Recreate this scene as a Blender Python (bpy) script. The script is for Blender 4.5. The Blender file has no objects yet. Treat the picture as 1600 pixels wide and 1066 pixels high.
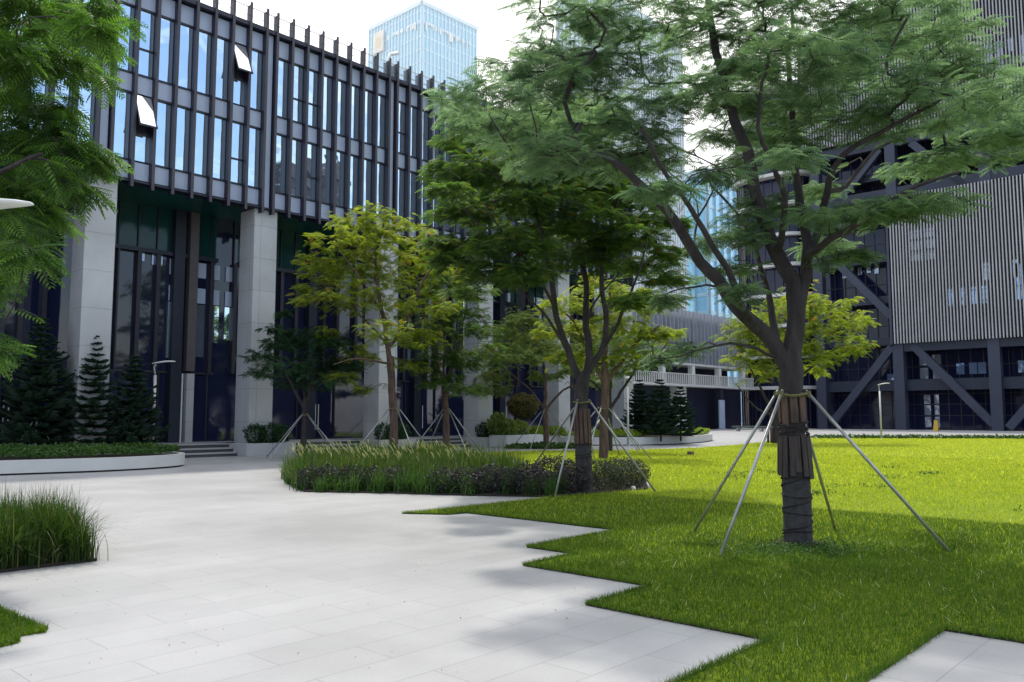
import bpy, bmesh, math, random
import numpy as np
from mathutils import Vector, Matrix
R = math.radians
random.seed(7)
scene = bpy.context.scene
COL = scene.collection

# ------------------------------------------------------------------ camera
# World axes: +X runs along the left office building (away to the right),
# +Y runs along the right slatted building (away to the left).
F = 1285.; CX, CY = 800., 533.; PITCH = math.atan(117 / F); YAW = R(42.7); EYE = 1.6
fw = (math.cos(YAW), math.sin(YAW)); rt = (math.sin(YAW), -math.cos(YAW))
def ray(px, py):
    x = px - CX; y = CY - py
    f = F * math.cos(PITCH) - y * math.sin(PITCH); z = F * math.sin(PITCH) + y * math.cos(PITCH)
    return (fw[0] * f + rt[0] * x, fw[1] * f + rt[1] * x, z)
def G(px, py, h=0.):          # survey: point on the ground seen at a photo position
    r = ray(px, py); t = (h - EYE) / r[2]; return (r[0] * t, r[1] * t)
def D(px, py, d):             # survey: point at horizontal distance d
    r = ray(px, py); fd = F * math.cos(PITCH) - (CY - py) * math.sin(PITCH); t = d / fd
    return Vector((r[0] * t, r[1] * t, EYE + r[2] * t))
cam_d = bpy.data.cameras.new('camera'); cam = bpy.data.objects.new('camera', cam_d); COL.objects.link(cam)
cam.location = (0, 0, EYE); cam.rotation_euler = (math.pi / 2 + PITCH, 0, YAW - math.pi / 2)
cam_d.lens = 36 * F / 1600; cam_d.sensor_width = 36; cam_d.clip_end = 5000; cam_d.clip_start = .05
scene.camera = cam

# ------------------------------------------------------------------ materials
def new_mat(name):
    m = bpy.data.materials.new(name); m.use_nodes = True
    nt = m.node_tree; b = nt.nodes['Principled BSDF']
    return m, nt, b
def N(nt, t, **kw):
    n = nt.nodes.new(t)
    for k, v in kw.items():
        if hasattr(n, k): setattr(n, k, v)
        else: n.inputs[k].default_value = v
    return n
def mix_rgb(nt, fac, a, b, mode='MIX'):
    n = nt.nodes.new('ShaderNodeMix'); n.data_type = 'RGBA'; n.blend_type = mode
    for s, v in ((0, fac), (6, a), (7, b)):
        if isinstance(v, bpy.types.NodeSocket): nt.links.new(v, n.inputs[s])
        else: n.inputs[s].default_value = v if s == 0 else (*v[:3], 1)
    return n.outputs[2]
def mat(name, c, rough=.6, metal=0., spec=.5, var=.15, scale=3., bump=0., bscale=40., c2=None, stretch=None):
    m, nt, b = new_mat(name)
    tc = N(nt, 'ShaderNodeTexCoord'); src = tc.outputs['Object']
    if stretch:
        mp = N(nt, 'ShaderNodeMapping'); mp.inputs['Scale'].default_value = stretch
        nt.links.new(src, mp.inputs[0]); src = mp.outputs[0]
    no = N(nt, 'ShaderNodeTexNoise', Scale=scale, Detail=6.); nt.links.new(src, no.inputs['Vector'])
    c2 = c2 or tuple(v * (1 - var) for v in c)
    rp = N(nt, 'ShaderNodeMapRange'); rp.inputs[1].default_value = .3; rp.inputs[2].default_value = .7
    nt.links.new(no.outputs[0], rp.inputs[0])
    nt.links.new(mix_rgb(nt, rp.outputs[0], c, c2), b.inputs['Base Color'])
    b.inputs['Roughness'].default_value = rough; b.inputs['Metallic'].default_value = metal
    b.inputs['Specular IOR Level'].default_value = spec
    if bump:
        n2 = N(nt, 'ShaderNodeTexNoise', Scale=bscale, Detail=5.); nt.links.new(src, n2.inputs['Vector'])
        bp = N(nt, 'ShaderNodeBump', Strength=bump, Distance=.02)
        nt.links.new(n2.outputs[0], bp.inputs['Height']); nt.links.new(bp.outputs[0], b.inputs['Normal'])
    return m
def panel_mat(name, c, mortar, w, h, size, rough=.7, axis='XZ', var=.08, spec=.4, off=.5):
    """stone or paving slabs with thin joints"""
    m, nt, b = new_mat(name)
    tc = N(nt, 'ShaderNodeTexCoord'); sep = N(nt, 'ShaderNodeSeparateXYZ'); nt.links.new(tc.outputs['Object'], sep.inputs[0])
    cb = N(nt, 'ShaderNodeCombineXYZ')
    if axis == 'XY': a, bb = sep.outputs[0], sep.outputs[1]
    else:
        ad = N(nt, 'ShaderNodeMath', operation='ADD'); nt.links.new(sep.outputs[0], ad.inputs[0]); nt.links.new(sep.outputs[1], ad.inputs[1])
        a, bb = ad.outputs[0], sep.outputs[2]
    nt.links.new(a, cb.inputs[0]); nt.links.new(bb, cb.inputs[1])
    br = N(nt, 'ShaderNodeTexBrick'); nt.links.new(cb.outputs[0], br.inputs['Vector'])
    br.offset = off
    br.inputs['Color1'].default_value = (*c, 1); br.inputs['Color2'].default_value = (*[v * (1 - var) for v in c], 1)
    br.inputs['Mortar'].default_value = (*mortar, 1)
    br.inputs['Scale'].default_value = 1; br.inputs['Mortar Size'].default_value = size; br.inputs['Mortar Smooth'].default_value = .2
    br.inputs['Brick Width'].default_value = w; br.inputs['Row Height'].default_value = h
    n1 = N(nt, 'ShaderNodeTexNoise', Scale=.35, Detail=7., Roughness=.62); nt.links.new(tc.outputs['Object'], n1.inputs['Vector'])
    mr = N(nt, 'ShaderNodeMapRange'); mr.inputs[1].default_value = .35; mr.inputs[2].default_value = .68; mr.inputs[3].default_value = .78; mr.inputs[4].default_value = 1.05
    nt.links.new(n1.outputs[0], mr.inputs[0])
    n2 = N(nt, 'ShaderNodeTexNoise', Scale=38., Detail=4., Roughness=.7); nt.links.new(tc.outputs['Object'], n2.inputs['Vector'])
    mr2 = N(nt, 'ShaderNodeMapRange'); mr2.inputs[1].default_value = .3; mr2.inputs[2].default_value = .7; mr2.inputs[3].default_value = .93; mr2.inputs[4].default_value = 1.04
    nt.links.new(n2.outputs[0], mr2.inputs[0])
    mu = N(nt, 'ShaderNodeMath', operation='MULTIPLY'); nt.links.new(mr.outputs[0], mu.inputs[0]); nt.links.new(mr2.outputs[0], mu.inputs[1])
    last = mu.outputs[0]
    if axis == 'XY':   # small dark specks, stains and scratches
        v = N(nt, 'ShaderNodeTexNoise', Scale=9., Detail=9., Roughness=.8); nt.links.new(tc.outputs['Object'], v.inputs['Vector'])
        mr3 = N(nt, 'ShaderNodeMapRange'); mr3.inputs[1].default_value = .66; mr3.inputs[2].default_value = .74; mr3.inputs[3].default_value = 1; mr3.inputs[4].default_value = .72
        nt.links.new(v.outputs[0], mr3.inputs[0])
        m2 = N(nt, 'ShaderNodeMath', operation='MULTIPLY'); nt.links.new(last, m2.inputs[0]); nt.links.new(mr3.outputs[0], m2.inputs[1]); last = m2.outputs[0]
    cc = N(nt, 'ShaderNodeCombineColor')
    for i in range(3): nt.links.new(last, cc.inputs[i])
    nt.links.new(mix_rgb(nt, 1., br.outputs['Color'], cc.outputs[0], 'MULTIPLY'), b.inputs['Base Color'])
    b.inputs['Roughness'].default_value = rough; b.inputs['Specular IOR Level'].default_value = spec
    bp = N(nt, 'ShaderNodeBump', Strength=.25, Distance=.004); nt.links.new(n2.outputs[0], bp.inputs['Height']); nt.links.new(bp.outputs[0], b.inputs['Normal'])
    return m
def leaf_mat(name, c1, c2, trans, tfac=.45, rough=.5, c3=None):
    m, nt, b = new_mat(name)
    at = N(nt, 'ShaderNodeAttribute', attribute_name='tone')
    tc = N(nt, 'ShaderNodeTexCoord')
    no = N(nt, 'ShaderNodeTexNoise', Scale=.9, Detail=3.); nt.links.new(tc.outputs['Object'], no.inputs['Vector'])
    ad = N(nt, 'ShaderNodeMath', operation='ADD'); nt.links.new(at.outputs['Fac'], ad.inputs[0]); nt.links.new(no.outputs[0], ad.inputs[1])
    mr = N(nt, 'ShaderNodeMapRange'); mr.inputs[1].default_value = .45; mr.inputs[2].default_value = 1.45; nt.links.new(ad.outputs[0], mr.inputs[0])
    col = mix_rgb(nt, mr.outputs[0], c1, c2)
    if c3:
        mr2 = N(nt, 'ShaderNodeMapRange'); mr2.inputs[1].default_value = .93; mr2.inputs[2].default_value = .96; nt.links.new(at.outputs['Fac'], mr2.inputs[0])
        col = mix_rgb(nt, mr2.outputs[0], col, c3)
    nt.links.new(col, b.inputs['Base Color']); b.inputs['Roughness'].default_value = rough
    b.inputs['Specular IOR Level'].default_value = .25
    tr = N(nt, 'ShaderNodeBsdfTranslucent')
    tcol = mix_rgb(nt, 1., col, tuple(trans), 'MULTIPLY'); nt.links.new(tcol, tr.inputs[0])
    mx = N(nt, 'ShaderNodeMixShader'); mx.inputs[0].default_value = tfac
    nt.links.new(b.outputs[0], mx.inputs[1]); nt.links.new(tr.outputs[0], mx.inputs[2])
    nt.links.new(mx.outputs[0], nt.nodes['Material Output'].inputs[0])
    return m
def glass_mat(name, c, refl, rough=.03, wob=.02, scale=.6):
    """coated facade glass: tinted mirror with slight panel warping"""
    m, nt, b = new_mat(name)
    b.inputs['Base Color'].default_value = (*c, 1); b.inputs['Roughness'].default_value = rough
    b.inputs['Metallic'].default_value = refl
    b.inputs['IOR'].default_value = 1.5 if refl > .3 else (1.65 if 'lobby' in name else 1.42)
    tc = N(nt, 'ShaderNodeTexCoord'); no = N(nt, 'ShaderNodeTexNoise', Scale=scale, Detail=1.)
    nt.links.new(tc.outputs['Object'], no.inputs['Vector'])
    bp = N(nt, 'ShaderNodeBump', Strength=wob, Distance=1.); nt.links.new(no.outputs[0], bp.inputs['Height']); nt.links.new(bp.outputs[0], b.inputs['Normal'])
    return m

M = {}
M['paving'] = panel_mat('paving_stone', (.40, .40, .405), (.25, .25, .26), 1.2, .4, .004, .42, 'XY', .07)
M['granite'] = panel_mat('granite_cladding', (.47, .47, .485), (.3, .3, .3), 2.4, 1.35, .012, .6, 'XZ', .05, off=0.)
M['stone'] = mat('pale_stone', (.56, .56, .55), .65, var=.12, scale=1.2, bump=.15, bscale=60)
M['step'] = mat('grey_step_stone', (.33, .33, .34), .65, var=.12, scale=1.5, bump=.1)
M['gap_shade'] = mat('recess_shade', (.03, .03, .03), .8)
M['fin'] = mat('bronze_fin', (.014, .014, .036), .5, .0, var=.25, scale=.7)
M['fin_face'] = mat('bronze_fin_edge', (.055, .049, .06), .5, .1, var=.25, scale=.7)
M['frame'] = mat('dark_frame', (.03, .028, .045), .45, .3)
M['spandrel'] = mat('grey_spandrel', (.40, .46, .60), .35, .0, var=.12, scale=1.3)
M['win'] = glass_mat('sky_reflecting_glass', (.72, .86, .98), .92, .02, .022, .9)
M['win_pale'] = glass_mat('bright_glass', (.8, .85, .9), .85, .06, .02)
M['lobby'] = glass_mat('dark_lobby_glass', (.012, .015, .045), .0, .05, .03, .5)
M['lobby_teal'] = mat('teal_soffit', (.012, .10, .095), .3, var=.5, scale=.6)
M['parapet_glass'] = glass_mat('parapet_glass', (.6, .72, .8), .55, .1)
M['rail'] = mat('pale_rail', (.6, .6, .62), .4, .5)
M['navy'] = mat('navy_steel', (.018, .024, .046), .45, .2, var=.3, scale=.3)
M['navy_wall'] = mat('navy_wall', (.012, .014, .038), .5, var=.4, scale=.4)
M['steel_light'] = mat('slate_steel', (.034, .042, .070), .5, .2, var=.2, scale=.3)
M['slat'] = mat('aluminium_slat', (.36, .365, .375), .5, .0, var=.2, scale=.3)
M['rglass'] = glass_mat('navy_curtain_glass', (.012, .014, .042), .05, .06, .05, .35)
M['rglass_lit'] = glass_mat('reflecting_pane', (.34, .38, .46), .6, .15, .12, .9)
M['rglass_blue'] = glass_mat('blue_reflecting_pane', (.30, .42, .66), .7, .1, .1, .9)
M['white'] = mat('white_paint', (.75, .75, .74), .5, var=.06)
M['pole'] = mat('galvanised_pole', (.42, .43, .42), .4, .55, var=.3, scale=8)
M['lamp_post'] = mat('lamp_grey_paint', (.5, .5, .5), .4, .2)
M['bark'] = mat('bark', (.052, .042, .043), .9, var=.5, scale=9, bump=.8, bscale=30, stretch=(1, 1, .25), c2=(.02, .015, .017))
M['bark_warm'] = mat('warm_bark', (.15, .09, .065), .9, scale=9, bump=.8, bscale=30, stretch=(1, 1, .25), c2=(.045, .03, .028))
M['wrap'] = mat('wrapping_cloth', (.055, .052, .055), .95, var=.5, scale=12, bump=.7, bscale=25)
M['rope'] = mat('tree_rope', (.03, .025, .028), .95, var=.4, scale=30)
M['plank'] = mat('weathered_plank', (.075, .056, .052), .85, scale=6, bump=.6, bscale=40, stretch=(6, 6, .4), c2=(.035, .025, .028))
M['tie'] = mat('yellow_tie', (.16, .15, .06), .8, var=.3, scale=20)
M['soil'] = mat('soil', (.03, .022, .018), .95, var=.5, scale=20, bump=.6)
M['leaf_main'] = leaf_mat('poinciana_leaf', (.055, .105, .07), (.17, .26, .135), (1.6, 1.7, 1.2), .5)  # lightened and cooled, the glare veil over the crown is in this colour
M['leaf_under'] = leaf_mat('shaded_leaf', (.026, .065, .028), (.105, .17, .045), (1.6, 1.8, .7), .48, c3=(.12, .10, .03))  # darker leaf copy with the crown shade put into the colour
M['leaf_backlit'] = leaf_mat('backlit_leaf', (.085, .14, .028), (.26, .32, .055), (1.7, 1.7, .5), .55, c3=(.25, .17, .06))  # yellow-green leaf copy with the backlit glow put into the colour
M['leaf_pale'] = leaf_mat('pale_leaf', (.10, .15, .05), (.24, .30, .10), (1.5, 1.6, .7), .45)
M['leaf_dark'] = leaf_mat('dark_leaf', (.012, .035, .018), (.03, .08, .03), (1.5, 1.8, .8), .35)
M['leaf_left'] = leaf_mat('near_crown_leaf', (.03, .075, .028), (.10, .18, .04), (1.7, 2.0, .6), .45)
M['needle'] = leaf_mat('pine_needle', (.010, .028, .018), (.025, .055, .03), (1.3, 1.5, .9), .2)
M['cover'] = leaf_mat('groundcover_leaf', (.02, .055, .018), (.07, .14, .03), (1.5, 1.7, .6), .35)
M['cover_lime'] = leaf_mat('lime_groundcover_leaf', (.10, .17, .02), (.26, .34, .04), (1.5, 1.6, .5), .4)
M['purple'] = leaf_mat('purple_shrub_leaf', (.018, .016, .02), (.055, .05, .055), (1.3, 1.3, 1.), .25)
M['olive'] = leaf_mat('olive_leaf', (.08, .08, .03), (.17, .15, .06), (1.4, 1.4, .7), .4)
M['sedge'] = leaf_mat('sedge_blade', (.015, .04, .012), (.07, .12, .025), (1.6, 1.8, .6), .4, c3=(.22, .17, .07))
M['plume'] = leaf_mat('grass_plume', (.5, .5, .27), (.75, .73, .5), (1.2, 1.2, .9), .5)
M['grass'] = leaf_mat('shaded_lawn_blade', (.028, .075, .006), (.09, .17, .012), (1.8, 1.8, .5), .4, c3=(.2, .2, .05))  # near blades coloured darker to paint in the shade there

def lawn_mat():
    m, nt, b = new_mat('lawn_ground')
    tc = N(nt, 'ShaderNodeTexCoord')
    n1 = N(nt, 'ShaderNodeTexNoise', Scale=.28, Detail=5., Roughness=.6); nt.links.new(tc.outputs['Object'], n1.inputs['Vector'])
    n2 = N(nt, 'ShaderNodeTexNoise', Scale=14., Detail=8., Roughness=.75); nt.links.new(tc.outputs['Object'], n2.inputs['Vector'])
    c = mix_rgb(nt, n1.outputs[0], (.15, .22, .012), (.30, .36, .02))
    mr = N(nt, 'ShaderNodeMapRange'); mr.inputs[1].default_value = .3; mr.inputs[2].default_value = .62; nt.links.new(n2.outputs[0], mr.inputs[0])
    c = mix_rgb(nt, mr.outputs[0], (.07, .14, .01), c)
    nt.links.new(c, b.inputs['Base Color']); b.inputs['Roughness'].default_value = .9; b.inputs['Specular IOR Level'].default_value = .1
    bp = N(nt, 'ShaderNodeBump', Strength=.8, Distance=.06); nt.links.new(n2.outputs[0], bp.inputs['Height']); nt.links.new(bp.outputs[0], b.inputs['Normal'])
    return m
M['lawn'] = lawn_mat()
M['grass_far_lit'] = leaf_mat('sunlit_far_blade', (.32, .38, .045), (.54, .57, .09), (1.5, 1.5, .6), .5)  # far blades coloured brighter so they look sunlit
M['grass_mid_lit'] = leaf_mat('sunlit_mid_blade', (.14, .21, .018), (.38, .45, .05), (1.7, 1.6, .6), .52)  # middle blades, sunlight partly put into the colour

# ------------------------------------------------------------------ builders
def tag(o, label=None, cat=None, group=None, kind=None):
    if label: o['label'] = label
    if cat: o['category'] = cat
    if group: o['group'] = group
    if kind: o['kind'] = kind
    return o
def link_mesh(name, me, m, parent=None, world=True):
    o = bpy.data.objects.new(name, me); COL.objects.link(o)
    for mm in (m if isinstance(m, (list, tuple)) else [m]): me.materials.append(mm)
    if parent:
        o.parent = parent
        if world: o.matrix_parent_inverse = Matrix.Translation(-Vector(parent.location))
    return o
def empty(name, loc, label=None, cat=None, group=None):
    o = bpy.data.objects.new(name, None); COL.objects.link(o); o.location = loc; o.empty_display_size = .3
    return tag(o, label, cat, group)
class MB:
    def __init__(s): s.v = []; s.f = []; s.mi = []; s.cur = 0
    def face(s, pts):
        n = len(s.v); s.v += [tuple(p) for p in pts]; s.f.append(tuple(range(n, n + len(pts)))); s.mi.append(s.cur); return s
    def box(s, x0, x1, y0, y1, z0, z1):
        n = len(s.v)
        s.v += [(x0, y0, z0), (x1, y0, z0), (x1, y1, z0), (x0, y1, z0), (x0, y0, z1), (x1, y0, z1), (x1, y1, z1), (x0, y1, z1)]
        for q in ((0, 3, 2, 1), (4, 5, 6, 7), (0, 1, 5, 4), (1, 2, 6, 5), (2, 3, 7, 6), (3, 0, 4, 7)):
            s.f.append(tuple(n + i for i in q)); s.mi.append(s.cur)
        return s
    def prism(s, poly, z0, z1, cap=True):
        n = len(s.v); k = len(poly)
        s.v += [(p[0], p[1], z0) for p in poly] + [(p[0], p[1], z1) for p in poly]
        for i in range(k):
            j = (i + 1) % k; s.f.append((n + i, n + j, n + k + j, n + k + i)); s.mi.append(s.cur)
        if cap:
            s.f.append(tuple(n + k + i for i in range(k))); s.f.append(tuple(n + k - 1 - i for i in range(k))); s.mi += [s.cur] * 2
        return s
    def tube(s, pts, rad, k=8, cap=True):
        pts = [Vector(p) for p in pts]
        if not isinstance(rad, (list, tuple)): rad = [rad] * len(pts)
        n0 = len(s.v); t0 = None; ref = None
        for i, p in enumerate(pts):
            t = (pts[min(i + 1, len(pts) - 1)] - pts[max(i - 1, 0)]).normalized()
            if ref is None:
                ref = Vector((1, 0, 0)) if abs(t.x) < .8 else Vector((0, 1, 0))
                ref = (ref - t * ref.dot(t)).normalized()
            else:
                ref = (ref - t * ref.dot(t)).normalized()
            b = t.cross(ref)
            for j in range(k):
                a = 2 * math.pi * j / k
                s.v.append(tuple(p + (ref * math.cos(a) + b * math.sin(a)) * rad[i]))
        for i in range(len(pts) - 1):
            for j in range(k):
                a = n0 + i * k + j; b_ = n0 + i * k + (j + 1) % k
                s.f.append((a, b_, b_ + k, a + k)); s.mi.append(s.cur)
        if cap:
            s.f.append(tuple(n0 + k - 1 - j for j in range(k))); s.f.append(tuple(n0 + (len(pts) - 1) * k + j for j in range(k))); s.mi += [s.cur] * 2
        return s
    def beam(s, a, b, w, d, up=(0, 1, 0)):
        """rectangular bar from a to b; w across, d along `up`"""
        a = Vector(a); b = Vector(b); t = (b - a).normalized(); up = Vector(up); up = (up - t * up.dot(t)).normalized(); sd = t.cross(up)
        n = len(s.v)
        for p in (a, b):
            for i, j in ((-1, -1), (1, -1), (1, 1), (-1, 1)): s.v.append(tuple(p + sd * i * w / 2 + up * j * d / 2))
        for q in ((0, 1, 2, 3), (7, 6, 5, 4), (0, 4, 5, 1), (1, 5, 6, 2), (2, 6, 7, 3), (3, 7, 4, 0)):
            s.f.append(tuple(n + i for i in q)); s.mi.append(s.cur)
        return s
    def build(s, name, m, parent=None, smooth=False, bevel=0.):
        me = bpy.data.meshes.new(name); me.from_pydata(s.v, [], s.f); me.update()
        if any(s.mi): me.polygons.foreach_set('material_index', s.mi)
        if smooth: me.polygons.foreach_set('use_smooth', [True] * len(s.f))
        bm = bmesh.new(); bm.from_mesh(me); bmesh.ops.recalc_face_normals(bm, faces=bm.faces); bm.to_mesh(me); bm.free()
        o = link_mesh(name, me, m, parent)
        if bevel:
            b = o.modifiers.new('bevel', 'BEVEL'); b.width = bevel; b.segments = 2; b.limit_method = 'ANGLE'
        return o
def np_mesh(name, verts, nper, tone, m, parent=None):
    """verts (n*nper,3); each run of nper verts is one polygon"""
    nv = len(verts); nf = nv // nper
    me = bpy.data.meshes.new(name); me.vertices.add(nv); me.loops.add(nv); me.polygons.add(nf)
    me.vertices.foreach_set('co', np.ascontiguousarray(verts, dtype=np.float32).ravel())
    me.loops.foreach_set('vertex_index', np.arange(nv, dtype=np.int32))
    me.polygons.foreach_set('loop_start', np.arange(0, nv, nper, dtype=np.int32))
    try: me.polygons.foreach_set('loop_total', np.full(nf, nper, dtype=np.int32))
    except Exception: pass
    at = me.attributes.new('tone', 'FLOAT', 'POINT'); at.data.foreach_set('value', np.ascontiguousarray(tone, dtype=np.float32))
    me.update(calc_edges=True)
    return link_mesh(name, me, m, parent)
def copy_tree(o, parent=None):
    c = o.copy(); COL.objects.link(c)
    if parent: c.parent = parent
    for ch in list(o.children): copy_tree(ch, c)
    return c
def in_poly(P, poly):
    x, y = P[:, 0], P[:, 1]; c = np.zeros(len(P), bool); n = len(poly)
    for i in range(n):
        x0, y0 = poly[i][:2]; x1, y1 = poly[(i + 1) % n][:2]
        if y0 == y1: continue
        k = ((y0 > y) != (y1 > y)) & (x < (x1 - x0) * (y - y0) / (y1 - y0) + x0); c ^= k
    return c
rng = np.random.default_rng(11)
def scatter(poly, n, r=None):
    r = r or rng
    p = np.array([q[:2] for q in poly]); lo, hi = p.min(0), p.max(0); out = np.zeros((0, 2))
    while len(out) < n:
        q = r.uniform(lo, hi, (n * 2, 2)); out = np.vstack([out, q[in_poly(q, poly)]])
    return out[:n]
def smooth_poly(pts, it=3):
    pts = [Vector((*p, 0)) for p in pts]
    for _ in range(it):
        q = []
        for i in range(len(pts)):
            a, b = pts[i], pts[(i + 1) % len(pts)]; q += [a * .75 + b * .25, a * .25 + b * .75]
        pts = q
    return [(p.x, p.y) for p in pts]
def grow_poly(poly, d):
    c = Vector((sum(p[0] for p in poly) / len(poly), sum(p[1] for p in poly) / len(poly)))
    out = []
    for i in range(len(poly)):
        a = Vector(poly[i - 1][:2]); b = Vector(poly[(i + 1) % len(poly)][:2]); t = (b - a).normalized(); n = Vector((t.y, -t.x))
        p = Vector(poly[i][:2])
        if n.dot(p - c) < 0: n = -n
        out.append(tuple(p + n * d))
    return out

# ------------------------------------------------------------------ sky, sun
SUN_AZ = YAW + R(14); SUN_EL = R(63)
S = Vector((math.cos(SUN_AZ) * math.cos(SUN_EL), math.sin(SUN_AZ) * math.cos(SUN_EL), math.sin(SUN_EL)))
w = bpy.data.worlds.new('World'); scene.world = w; w.use_nodes = True
nt = w.node_tree; bg = nt.nodes['Background']
sky = N(nt, 'ShaderNodeTexSky'); sky.sky_type = 'NISHITA'; sky.sun_disc = False; sky.sun_elevation = SUN_EL
sky.sun_rotation = math.atan2(S.x, S.y); sky.dust_density = 2.5; sky.air_density = 1.2; sky.ozone_density = 1.5
tc = N(nt, 'ShaderNodeTexCoord')
dp = N(nt, 'ShaderNodeVectorMath', operation='DOT_PRODUCT'); nt.links.new(tc.outputs['Generated'], dp.inputs[0]); dp.inputs[1].default_value = S
hz = N(nt, 'ShaderNodeMapRange'); hz.inputs[1].default_value = .15; hz.inputs[2].default_value = .75; nt.links.new(dp.outputs['Value'], hz.inputs[0])
mp = N(nt, 'ShaderNodeMapping'); mp.inputs['Scale'].default_value = (1, 1, 2.6); nt.links.new(tc.outputs['Generated'], mp.inputs[0])
cn = N(nt, 'ShaderNodeTexNoise', Scale=3.2, Detail=8., Roughness=.55); nt.links.new(mp.outputs[0], cn.inputs['Vector'])
cr = N(nt, 'ShaderNodeMapRange'); cr.inputs[1].default_value = .43; cr.inputs[2].default_value = .64; cr.inputs[4].default_value = .85; nt.links.new(cn.outputs[0], cr.inputs[0])
c1 = mix_rgb(nt, cr.outputs[0], sky.outputs[0], (5.2, 5.5, 6.0))
c2 = mix_rgb(nt, hz.outputs[0], c1, (7.2, 7.25, 7.5))
nt.links.new(c2, bg.inputs[0]); bg.inputs[1].default_value = .285
sl = bpy.data.lights.new('sun', 'SUN'); so = bpy.data.objects.new('sun', sl); COL.objects.link(so)
sl.energy = 3.7; sl.angle = R(2.6); sl.color = (1, .95, .86)
so.rotation_euler = S.to_track_quat('Z', 'Y').to_euler()

# ------------------------------------------------------------------ ground
gb = MB(); gb.face([(-900, -900, -.35), (1500, -900, -.35), (1500, 1500, -.35), (-900, 1500, -.35)])
M['far_ground'] = mat('far_ground', (.32, .32, .31), .8, scale=.05)
tag(gb.build('ground', M['far_ground']), kind='structure')
pb = MB(); pb.box(-80, 150, -70, 34, -.3, 0)
tag(pb.build('plaza_paving', M['paving']), kind='structure')
pb = MB(); pb.box(45, 150, 34.01, 120, -.3, 0)
tag(pb.build('far_plaza_paving', M['paving']), kind='structure')
LAWN = [(8.85, 10.62), (9.25, 9.95), (9.62, 9.9), (9.62, 6.82), (7.64, 6.80), (7.64, 6.03), (6.69, 6.0), (6.69, 4.4), (5.68, 4.38), (5.68, 2.74),
        (3.9, 2.72), (3.9, 1.0), (1.0, 1.0), (1.0, -6), (3.4, -6), (3.4, -1.9), (5.0, -1.9), (5.0, 1.91), (6.84, 1.92), (6.86, -.4), (7.9, -.4), (7.9, -9), (60, -9),
        (66, 8), (66, 14), (61, 20.5), (57, 24.7), (50, 23.6), (42.6, 21.9), (37, 21.3), (32.4, 21.9), (29, 24.5), (26.5, 25.4), (22, 23.4), (20, 22),
        (19.3, 19), (18, 14), (17.2, 11.3), (15.4, 10.1), (12.6, 10.5)]
lb = MB(); lb.prism(LAWN, .001, .012); tag(lb.build('lawn', M['lawn']), kind='structure')
b = MB()
for i in range(21):
    (x0, y0), (x1, y1) = LAWN[i], LAWN[i + 1]
    b.beam((x0, y0, .004), (x1, y1, .004), .012, .024, (0, 0, 1))
tag(b.build('lawn_edging_strip', M['soil']), 'thin dark edging strip between the zigzag paving and the lawn', 'edging')
PATCH = [(-3, 7.9), (2.24, 7.85), (2.27, 6.8), (2.05, 6.81), (2.03, 6.62), (1.4, 6.5), (-3, 6.4)]
lb = MB(); lb.prism(PATCH, .001, .012); tag(lb.build('small_lawn', M['lawn']), kind='structure')

def blades(name, P, h, w_, lean, m, parent=None, seg=1, z0=0., hvar=.4, droop=0., r=None, hs=1.):
    """grass blades: one triangle each (seg=1) or tapering curved strips of quads"""
    r = r or rng; n = len(P)
    a = r.uniform(0, 2 * math.pi, n); wa = a + math.pi / 2 + r.normal(0, .5, n)
    hh = h * hs * (1 - hvar + hvar * 2 * r.random(n)); hh *= 1 if h < .2 else 1 + .16 * np.sin(P[:, 0] * 3.1 + 1) * np.cos(P[:, 1] * 2.7) + .10 * np.sin(P[:, 0] * 7 + P[:, 1] * 6); ln = np.abs(r.normal(0, lean, n)) * hh
    dirv = np.stack([np.cos(a), np.sin(a)], 1); wv = np.stack([np.cos(wa), np.sin(wa), np.zeros(n)], 1) * (w_ / 2 * (.7 + .6 * r.random(n)))[:, None]
    base = np.concatenate([P[:, :2], np.full((n, 1), z0) if P.shape[1] == 2 else P[:, 2:3]], 1)
    def pt(t):
        o = base.copy(); o[:, :2] += dirv * (ln * t ** 2)[:, None]; o[:, 2] += hh * (t - droop * t ** 3 * (ln / hh)); return o
    tone = r.random(n)
    if seg == 1:
        V = np.stack([base - wv, base + wv, pt(1.)], 1).reshape(-1, 3); return np_mesh(name, V, 3, np.repeat(tone, 3), m, parent)
    qs = []
    for i in range(seg):
        t0, t1 = i / seg, (i + 1) / seg; w0, w1 = 1 - t0 ** 2, max(1 - t1 ** 2, .05)
        p0, p1 = pt(t0), pt(t1); qs.append(np.stack([p0 - wv * w0, p0 + wv * w0, p1 + wv * w1, p1 - wv * w1], 1))
    V = np.stack(qs, 1).reshape(-1, 3); return np_mesh(name, V, 4, np.repeat(tone, 4 * seg), m, parent)
# lawn blades, denser and finer near the walk, thinning with distance; shade and sun in the colours
P1 = scatter([(0, -7), (14, -7), (14, 11), (0, 11)], 900000); P1 = P1[in_poly(P1, LAWN)]
d1 = P1 @ np.array(fw); side = P1 @ np.array(rt)
keep = (d1 > 3.5) & (np.abs(side) < d1 * .70 + .6) & (rng.random(len(P1)) < np.clip(1.5 - d1 / 18, .3, 1)); P1 = P1[keep]
P2 = scatter([(8, -9), (34, -9), (34, 22), (8, 22)], 330000); P2 = P2[in_poly(P2, LAWN)]
d2 = P2 @ np.array(fw); s2 = P2 @ np.array(rt); P2 = P2[(rng.random(len(P2)) < np.clip((d2 - 8.5) / 9, 0, 1)) & (np.abs(s2) < d2 * .7)]
P3 = scatter(LAWN, 110000); d3 = P3 @ np.array(fw); P3 = P3[(rng.random(len(P3)) < np.clip((d3 - 18) / 10, 0, 1))]
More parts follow.
